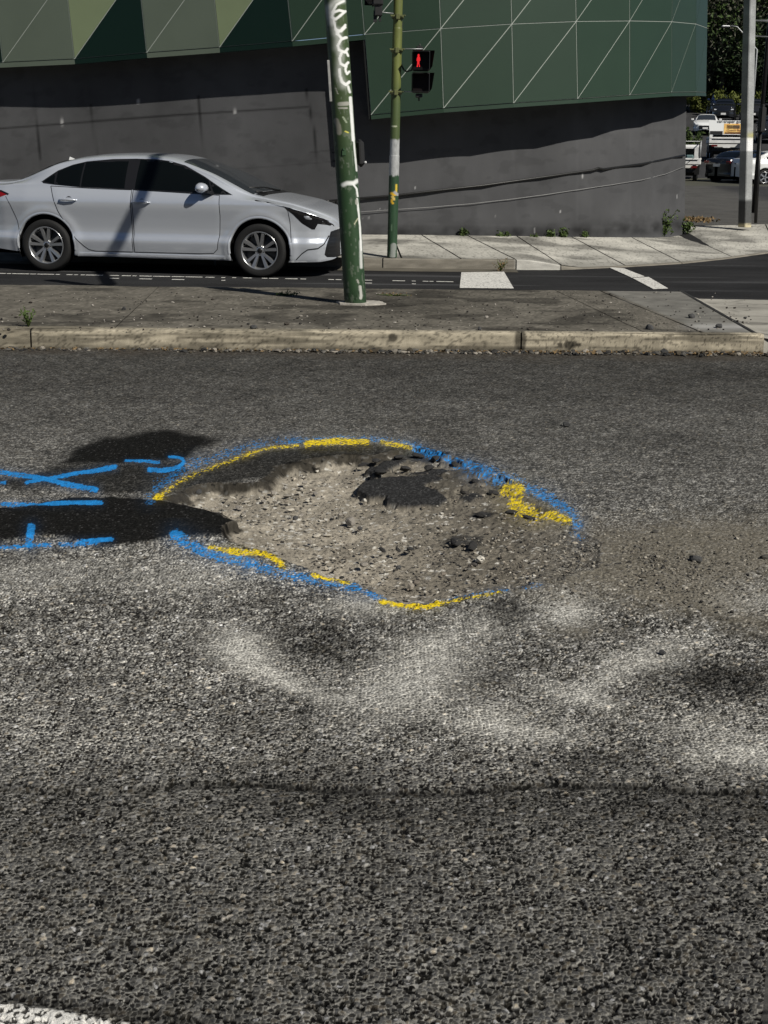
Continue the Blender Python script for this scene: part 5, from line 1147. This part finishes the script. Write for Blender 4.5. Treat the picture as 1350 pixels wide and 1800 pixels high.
T = [
 (1215, 118, 16, [(0, 0, 9, 4.5, 3, 6.5), (-1, 0, 4.0, 2.5, 2, 2.5)], M_leafo, 'tall olive grey gum beside the building corner', 0),
 (1262, 100, 15, [(0, 0, 9.5, 4.0, 3, 6), (1.5, 0, 5, 3.2, 2, 3.2)], M_leafo, 'sparse grey leaved gum with bare hanging twigs', .5),
 (1296, 92, 13, [(0, 0, 6.8, 3.6, 3, 4.4), (.5, 0, 10, 2.5, 2, 3)], M_leafm, 'green leafy tree left of the concrete pole', .3),
 (1330, 96, 13, [(0, 0, 4.5, 4.5, 3, 4.4)], M_leafd, 'dark low tree behind the concrete pole', .3),
 (1385, 88, 10, [(0, 0, 4.4, 4.5, 3.5, 4.2), (-1.5, 0, 9.2, 1.6, 1.2, .8)], M_leafd, 'dark tree at the right edge with sky above it', 0),
 (1470, 110, 22, [(0, 0, 12, 5, 4, 8)], M_leafo, 'tall tree beyond the right edge', 0),
 (1235, 150, 13, [(0, 0, 5.5, 7, 4, 5.5)], M_leafd, 'dense dark tree far up the street', 0),
 (1292, 155, 13, [(0, 0, 5, 7, 4, 5.2)], M_leafd, 'broad dark tree closing the street', 0),
 (1370, 150, 9, [(0, 0, 3.2, 8, 4, 3.4)], M_leafd, 'black green tree mass at the far right', 0),
 (1180, 140, 12, [(0, 0, 5.5, 6, 4, 5.5)], M_leafd, 'dark tree mostly hidden by the building corner', 0),
 (1470, 130, 10, [(0, 0, 3.5, 8, 4, 4)], M_leafd, 'dark tree beyond the right edge of the street', 0)]
for i, (px, Y, h, cr, m_, lab, ln_) in enumerate(T):
    if Y < 120: k_ = 134./Y; cr = [tuple(c*k_ for c in q) for q in cr]; h *= k_; Y = 134+Y*.02
    tree('gum_tree' if m_ is M_leafo else 'street_tree', lab, G(px, Y), h, cr, m_, n=(17000 if Y < 137 else 8000), size=.20 if Y < 137 else .32, seed=40+i, lean=ln_)
def shrub(name, label, base, rx, ry, rz_, m_, n, size, seed, cat='shrub', twigs=8, group=None):
    rs = np.random.RandomState(seed); r = empty(name, base, label=label, cat=cat, group=group)
    tb = MB(); P = []
    for k in range(twigs):
        e = Vector((rs.uniform(-rx, rx), rs.uniform(-ry, ry), rz_*rs.uniform(.6, 1.1))); tb.tube([(0, 0, 0), e*.5+Vector((0, 0, rz_*.1)), e], [.006+.004*rz_, .004, .002], 5)
        for t in np.linspace(.25, 1, max(3, n//twigs)): P.append(np.array(e*t)+rs.normal(size=3)*size*.9*np.array([1, .8, .9]))
    tb.build('stem', M_weed, r); P = np.array(P); k = len(P); a = rs.normal(size=(k, 3))+np.array([0, 0, .3]); a /= np.linalg.norm(a, axis=1)[:, None]; b = np.cross(a, rs.normal(size=(k, 3))); b /= np.linalg.norm(b, axis=1)[:, None]
    s_ = size*rs.uniform(.5, 1.2, k)[:, None]; w_ = s_*.42; V = np.stack([P-a*s_, P+b*w_, P+a*s_, P-b*w_], 1).reshape(-1, 3); V[:, 2] = np.maximum(V[:, 2], .002)
    prop(qmesh('leaf_cluster', V, np.arange(k*4).reshape(-1, 4), m_, r, None, False), kind='stuff'); return r
shrub('roadside_shrub', 'yellow green shrub below the dark trees', G(1290, 124), 2.6, 1.2, 2.0, M_leafy, 1500, .22, 71)
shrub('roadside_shrub', 'small grassy shrub at the building corner far up the street', G(1232, 135), 2.0, 1.2, 1.8, M_leafy, 900, .22, 72)
shrub('garden_shrub', 'brown and green shrub beside the small white car', G(1222, 90), 1.6, .8, 1.1, M_weed, 600, .12, 73)
for px, py, h, wd, lab, sd in ((1166, 417, .42, .22, 'tallest weed growing at the foot of the wall near its right end', 1), (1208, 411, .24, .10, 'weed tucked round the corner of the wall', 2), (967, 417.5, .10, .06, 'small leafy weed at the wall foot left of the pair', 3), (994, 418, .12, .09, 'low weed between two others at the wall foot', 4), (1027, 418, .09, .04, 'single small weed right of the others at the wall foot', 5), (884, 417, .06, .10, 'flat weed mat at the foot of the wall', 6), (815, 415, .09, .04, 'thin weed at the wall foot nearest the slim pole', 7), (938, 418, .03, .05, 'tiny weed in the joint of wall and path', 8)):
    p = wallpt(px, py, .05); shrub('wall_weed', lab, (p[0], p[1]-.02, p[2]), wd, .06, h, M_weed, int(60+420*h), .030+.03*h, 80+sd, 'weed', 5+int(h*20))
p = gp(880, 476, .01); shrub('gutter_weed', 'dry grass tuft in the gutter behind the white block', p, .10, .03, .14, M_dry, 60, .02, 95, 'weed', 14)
p = gp(50, 574, .15); shrub('kerb_weed', 'green weed in the kerb joint at the left', p, .07, .04, .16, M_weed, 70, .018, 96, 'weed', 9)
p = gp(38, 577, .15)
p = gp(672, 615, .0); shrub('kerb_weed', 'small upright weed at the foot of the island kerb', p, .04, .02, .08, M_weed, 50, .012, 97, 'weed', 7)
p = gp(505, 520, .15); shrub('moss_patch', 'brown moss and grass tuft on the island by the pole shadow', p, .16, .05, .03, M_weed, 140, .014, 98, 'weed', 14)
p = gp(690, 520, .15); shrub('moss_patch', 'rusty brown moss right of the thick green pole', p, .2, .06, .02, M_dry, 90, .012, 99, 'weed', 14)
# ================================================================== STREET LAMP + WIRES far away
sl_b = G(1318, 92); r = empty('street_lamp', sl_b, label='small lamp on a curved arm among the trees', cat='street lamp')
lt = Vector(yp(1276, 46, 92))-Vector(sl_b); ar = [Vector((0, 0, 0)), Vector((0, 0, lt.z-1.4)), Vector(yp(1306, 58, 92))-Vector(sl_b), Vector(yp(1296, 47, 92))-Vector(sl_b), lt+Vector((.3, 0, .03))]
mb = MB(); mb.tube(ar, [.09, .06, .035, .03, .03], 8); mb.build('arm', M_galv, r); mb = MB(); mb.box(lt, (.5, .2, .1), bev=.04); mb.build('lamp_head', mat('lamp_white', (.7, .7, .7), .4), r)
for py, lab in ((36, 'upper overhead wire at the right edge'), (63, 'lower overhead wire at the right edge')):
    a = Vector(yp(1316, py, 24.6)); b = a+Vector((14, 1.5, .5)); mb = MB(); mb.tube([a.lerp(b, t)-Vector((0, 0, 4*.25*t*(1-t))) for t in np.linspace(0, 1, 12)], .011, 5); prop(mb.build('overhead_wire', M_galv), lab, 'wire')
b2 = G(1334, 33); r = empty('timber_power_pole', b2, label='dark thin pole just right of the concrete power pole', cat='pole'); mb = MB(); mb.tube([(0, 0, 0), (.06, 0, 9)], [.05, .045], 10); mb.build('shaft', M_blk, r)
# ================================================================== LOOSE STONES, LITTER, GRAVEL
def rock_mesh(seed, flat=.65):
    rs = np.random.RandomState(seed); import bmesh
    bm = bmesh.new(); bmesh.ops.create_icosphere(bm, subdivisions=2, radius=1)
    dirs = rs.normal(size=(9, 3)); dirs /= np.linalg.norm(dirs, axis=1)[:, None]; lim = rs.uniform(.55, .85, 9)
    for v in bm.verts:
        p = np.array(v.co)
        for d, l in zip(dirs, lim):
            t = p @ d
            if t > l: p = p-d*(t-l)
        v.co = p*np.array([1, .8, flat])
    me = bpy.data.meshes.new('rock'); bm.to_mesh(me); bm.free(); return me
M_rk = mat('basalt_stone', (.05, .05, .05), .85, var=.4, vs=30, bump=.4, bs=90); M_rkl = mat('pale_stone', (.24, .22, .19), .85, var=.3, vs=30, bump=.4, bs=90)
stones = [(617, 921, .034, -.044, 'largest loose stone lying in the pothole', M_rkl), (598, 907, .017, -.044, 'small stone just left of the largest stone in the pothole', M_rkl), (632, 931, .016, -.044, 'dark chip by the largest stone in the pothole', M_rk), (1222, 986, .030, .0, 'dark pointed stone on the road right of the pothole', M_rk), (997, 749, .030, 0, 'small dark stone on the road beyond the pothole', M_rk), (1215, 559, .045, .15, 'dark stone on the pale nose of the island', M_rk), (1264, 576, .040, .15, 'dark stone at the corner of the island nose', M_rk), (1141, 579, .045, .15, 'dark stone on the island near its kerb', M_rk), (843, 580, .030, .15, 'small stone on the middle of the island edge', M_rk), (1165, 1149, .014, 0, 'little stone on the worn asphalt right of the dust', M_rk), (445, 578, .035, .15, 'dark clod on the island left of the thick pole', M_rk), (218, 545, .032, .15, 'dark clod on the left slab of the island', M_rk), (1310, 560, .02, .12, 'tiny stone beside the end joint of the island', M_rk), (350, 867, .020, -.03, 'dark stone at the left tip of the pothole', M_rk), (535, 850, .018, -.044, 'flat stone in the upper left of the pothole', M_rkl), (480, 868, .02, -.044, 'pale flat stone in the left of the pothole', M_rkl), (700, 1000, .015, -.04, 'reddish grey chip low in the pothole', M_rk), (545, 955, .016, -.044, 'little pale stone low in the pothole', M_rkl), (520, 912, .017, -.044, 'dark pebble left of the middle of the pothole', M_rk), (640, 995, .02, -.04, 'flat pale stone near the lower rim of the pothole', M_rkl)]
for i, (px, py, s_, z, lab, m_) in enumerate(stones):
    me = rock_mesh(300+i, .62); me.materials.append(m_); o = link('loose_stone', me); p = gp(px, py, z); o.location = (p[0], p[1], z+s_*.35); o.scale = (s_, s_, s_); o.rotation_euler = (.2*random.random(), .3*random.random(), random.random()*6); prop(o, lab, 'stone')
def chunk_set(pts, label, group, mats_, seed, flat):
    mes = []
    for k in range(4): me = rock_mesh(seed+k, flat); me.materials.append(mats_[k % len(mats_)]); mes.append(me)
    for i, (px, py, s_, z) in enumerate(pts):
        o = link('loose_stone', mes[i % 4]); p = gp(px, py, z); o.location = (p[0], p[1], z+s_*.2); o.scale = (s_*rs0.uniform(.8, 1.3), s_*rs0.uniform(.7, 1), s_); o.rotation_euler = (rs0.uniform(-.3, .3), rs0.uniform(-.3, .3), rs0.uniform(0, 6)); prop(o, label, 'stone', group)
rs0 = np.random.RandomState(12)
M_chip = mat('buff_stone', (.40, .37, .31), .85, var=.35, vs=25); M_bit = mat('bitumen_crumb', (.022, .021, .020), .8, var=.5, vs=60, bump=.5, bs=120)
up = [(484, 822), (498, 814), (516, 809), (536, 806), (556, 803), (575, 801), (598, 800), (622, 803), (640, 806), (470, 836), (455, 842), (420, 846), (390, 848), (352, 853)]
P = []
for (a, b) in up:
    for k in range(2): P.append((a+rs0.uniform(-9, 9), b+rs0.uniform(4, 14), rs0.uniform(.010, .022), -.045))
chunk_set(P, 'broken crumb of stone under the far rim of the pothole', 'crumbs along the far rim of the pothole', [M_chip, M_bit, M_rkl, M_chip], 500, .7)
P = [(rs0.uniform(400, 590), rs0.uniform(842, 950), rs0.uniform(.010, .024), -.058) for _ in range(46)]+[(rs0.uniform(560, 760), rs0.uniform(985, 1035), rs0.uniform(.009, .020), -.055) for _ in range(16)]
P = [q for q in P if sdf(np.array([gp(q[0], q[1])[0]]), np.array([gp(q[0], q[1])[1]]), RIMW)[0] > .07]
chunk_set(P, 'flat pale stone chip on the floor of the pothole', 'pale stone chips on the pothole floor', [M_chip, M_rkl, M_chip, M_chip], 520, .30)
P = [(a, b, s_, -.02) for a, b, s_ in ((640, 818, .03), (662, 812, .035), (700, 806, .04), (735, 803, .035), (765, 808, .04), (800, 818, .035), (830, 832, .03), (668, 832, .045), (712, 826, .04), (755, 824, .035), (838, 850, .04), (868, 868, .035), (846, 906, .035), (898, 902, .03), (930, 912, .03), (800, 955, .04), (830, 962, .04), (700, 968, .022), (722, 966, .02), (672, 968, .022), (470, 985, .02), (520, 1000, .022), (600, 1017, .02))]
chunk_set(P, 'dark lump of broken asphalt in the pothole', 'dark lumps of broken asphalt in the pothole', [M_bit], 540, .38)
def scatter(name, label, pts, rad, mats_, seed, flat=.6, parent=None):
    """many tiny stones in one mesh"""
    rs = np.random.RandomState(seed); base = []
    ph = (1+5**.5)/2; ico = np.array([(-1, ph, 0), (1, ph, 0), (-1, -ph, 0), (1, -ph, 0), (0, -1, ph), (0, 1, ph), (0, -1, -ph), (0, 1, -ph), (ph, 0, -1), (ph, 0, 1), (-ph, 0, -1), (-ph, 0, 1)], float)/1.9
    fc = np.array([(0, 11, 5), (0, 5, 1), (0, 1, 7), (0, 7, 10), (0, 10, 11), (1, 5, 9), (5, 11, 4), (11, 10, 2), (10, 7, 6), (7, 1, 8), (3, 9, 4), (3, 4, 2), (3, 2, 6), (3, 6, 8), (3, 8, 9), (4, 9, 5), (2, 4, 11), (6, 2, 10), (8, 6, 7), (9, 8, 1)])
    n = len(pts); V = ico[None]*(1+rs.uniform(-.3, .3, (n, 12, 1))); sc = rad*np.exp(rs.normal(size=n)*.45); V = V*sc[:, None, None]*np.stack([rs.uniform(.8, 1.3, n), rs.uniform(.6, 1, n), rs.uniform(.4, .8, n)*flat/.6], -1)[:, None]
    a = rs.uniform(0, 6.28, n); c_, s_ = np.cos(a)[:, None], np.sin(a)[:, None]; X = V[..., 0]*c_-V[..., 1]*s_; Yy = V[..., 0]*s_+V[..., 1]*c_
    V = np.stack([X, Yy, V[..., 2]], -1)+np.array(pts)[:, None]+np.array([0, 0, 1])*sc[:, None, None]*.3
    q = (fc[None]+12*np.arange(n)[:, None, None]).reshape(-1, 3); colr = np.array(mats_)[rs.randint(0, len(mats_), n)]*rs.uniform(.6, 1.3, (n, 1)); C = np.repeat(colr, 12, 0)
    o = qmesh(name, V.reshape(-1, 3), q, M_stone, parent, C, False); return prop(o, label, None, None, 'stuff')
M_stone = mat('gravel_grain', vcol=True, rough=.9, spec=.15)
rs = np.random.RandomState(5)
dg = [(.05, .048, .045), (.10, .095, .085), (.22, .20, .17), (.07, .06, .045), (.30, .28, .24)]
P = []
for _ in range(2600):
    u = rs.uniform(-60, 1420); den = .25+.75*(1/(1+math.exp(-(u-640)/90)))
    if rs.rand() > den: continue
    k = abs(rs.normal())*.06; x = gp(u, 614, 0)[0]; P.append((x, min(ky(x), 10.96)-.015-k, 0.0))
o = scatter('kerb_gravel', 'gravel and grit collected along the foot of the island kerb', P, .012, dg[:4]+[(.03, .03, .03)], 6)
P = []
for _ in range(1500):
    u = rs.uniform(-60, 1420); den = .15+.85*(1/(1+math.exp(-(u-900)/90)))
    if rs.rand() > den: continue
    x = gp(u, 614, 0)[0]; P.append((x, min(ky(x), 10.96)-.015-abs(rs.normal())*.05, 0.008))
# leaf litter as little quads
P = np.array(P); k = len(P); a = rs.normal(size=(k, 3)); a[:, 2] *= .4; a /= np.linalg.norm(a, axis=1)[:, None]; b = np.cross(a, rs.normal(size=(k, 3))*np.array([1, 1, .2])+np.array([0, 0, 1])); b /= np.linalg.norm(b, axis=1)[:, None]; s_ = rs.uniform(.010, .030, k)[:, None]
V = np.stack([P-a*s_, P+b*s_*.4, P+a*s_, P-b*s_*.4], 1).reshape(-1, 3); V[:, 2] = np.abs(V[:, 2])+.003
prop(qmesh('leaf_litter', V, np.arange(k*4).reshape(-1, 4), M_dry, None, None, False), 'dry brown leaf litter in the gutter of the island kerb', None, None, 'stuff')
# grit on the pothole floor and spilling east
P = []; 
while len(P) < 1500:
    u = rs.uniform(290, 1040); v = rs.uniform(800, 1050)
    if rs.rand() < .0: continue
    a = gp(u, v, 0); 
    d = float(sdf(np.array([a[0]]), np.array([a[1]]), RIMW)[0])
    if d < .03: continue
    east = float(sst(560, 1000, np.array([u]))[0]); P.append((a[0], a[1], -.050*(1-east)-.012*east))
scatter('pothole_gravel', 'loose gravel lying on the floor of the pothole', P, .0048, [(.30, .27, .22), (.20, .18, .15), (.42, .40, .35), (.06, .055, .05), (.16, .14, .115)], 8)
P = []
for _ in range(2600):
    u = rs.normal()*150+1120; v = rs.normal()*40+1000; a = gp(u, v, 0); P.append((a[0], a[1], .0015))
scatter('spilled_gravel', 'fine gravel spilled over the asphalt right of the pothole', P, .0036, [(.16, .145, .12), (.10, .095, .085), (.28, .26, .22), (.05, .048, .045)], 9)
P = []
for _ in range(700):
    u = rs.uniform(-30, 1330); v = rs.uniform(512, 582); a = gp(u, v, .15); P.append((a[0], a[1], .152))
scatter('island_grit', 'scattered grit and crumbs on the island slabs', P, .0065, [(.05, .048, .045), (.04, .035, .03), (.30, .28, .25)], 10)
a = Vector(wallpt(1222, 372, 0)); rs = np.random.RandomState(3); p0 = yp(1222, 370, 27.5); P = np.array([(p0[0]+rs.normal()*.18, 27.5+rs.normal()*.35, zst(27.5)+.03+.04*rs.rand()) for _ in range(260)]); k = len(P); a = rs.normal(size=(k, 3)); a /= np.linalg.norm(a, axis=1)[:, None]; b = np.cross(a, rs.normal(size=(k, 3))); b /= np.linalg.norm(b, axis=1)[:, None]
V = np.stack([P-a*.04, P+b*.02, P+a*.04, P-b*.02], 1).reshape(-1, 3); prop(qmesh('fallen_leaves', V, np.arange(k*4).reshape(-1, 4), M_dry, None, None, False), 'small heap of brown leaves behind the wall corner', None, None, 'stuff')
# far ground so that the land reaches the horizon
mb = MB(); mb.add([(-900, -300, -.35), (900, -300, -.35), (900, 34, -.35), (-900, 34, -.35)], [(0, 1, 2, 3)]); mb.add([(-900, 34, -.35), (900, 34, -.35), (900, 900, 16), (-900, 900, 16)], [(0, 1, 2, 3)])
prop(mb.build('ground', mat('far_ground', (.05, .05, .035), .95, var=.4, vs=.2)), 'land round the street', None, None, 'structure')

# ================================================================== brick blocks added behind the camera to cut skylight and reflect in the car
M_brk = mat('dark_brick', (.07, .045, .035), .9, var=.3, vs=2, bump=.3, bs=20)
for i, (x0, w_, h_) in enumerate(((-46, 22, 9.5), (-22, 18, 8), (-2, 20, 10), (20, 24, 8.5), (46, 20, 9))):
    r = empty('sky_blocker', (x0+w_/2, -30, -.3), label='added sky-blocking brick building number %s, unseen behind the viewer' % ('one', 'two', 'three', 'four', 'five')[i], cat='building')
    r['label'] = ('tall end brick block added far left behind the viewer to cut sky light', 'low brick block added left behind the viewer to cut sky light', 'tallest brick block added straight behind the viewer to cut sky light', 'brick block added right behind the viewer to cut sky light', 'brick block added far right behind the viewer to cut sky light')[i]
    MB().box((0, 0, h_/2), (w_-.4, 10, h_), bev=.05).build('wall', M_brk, r); MB().box((0, 5.2, h_*.55), (w_-.4, .4, .35)).build('ledge', M_conc_p, r)
    for k in range(int(w_/4)):
        for z in (2.0, h_*.75):
            MB().box((-w_/2+2.2+4*k, 5.03, z), (2.2, .12, 1.7)).build('window', G_blk, r)
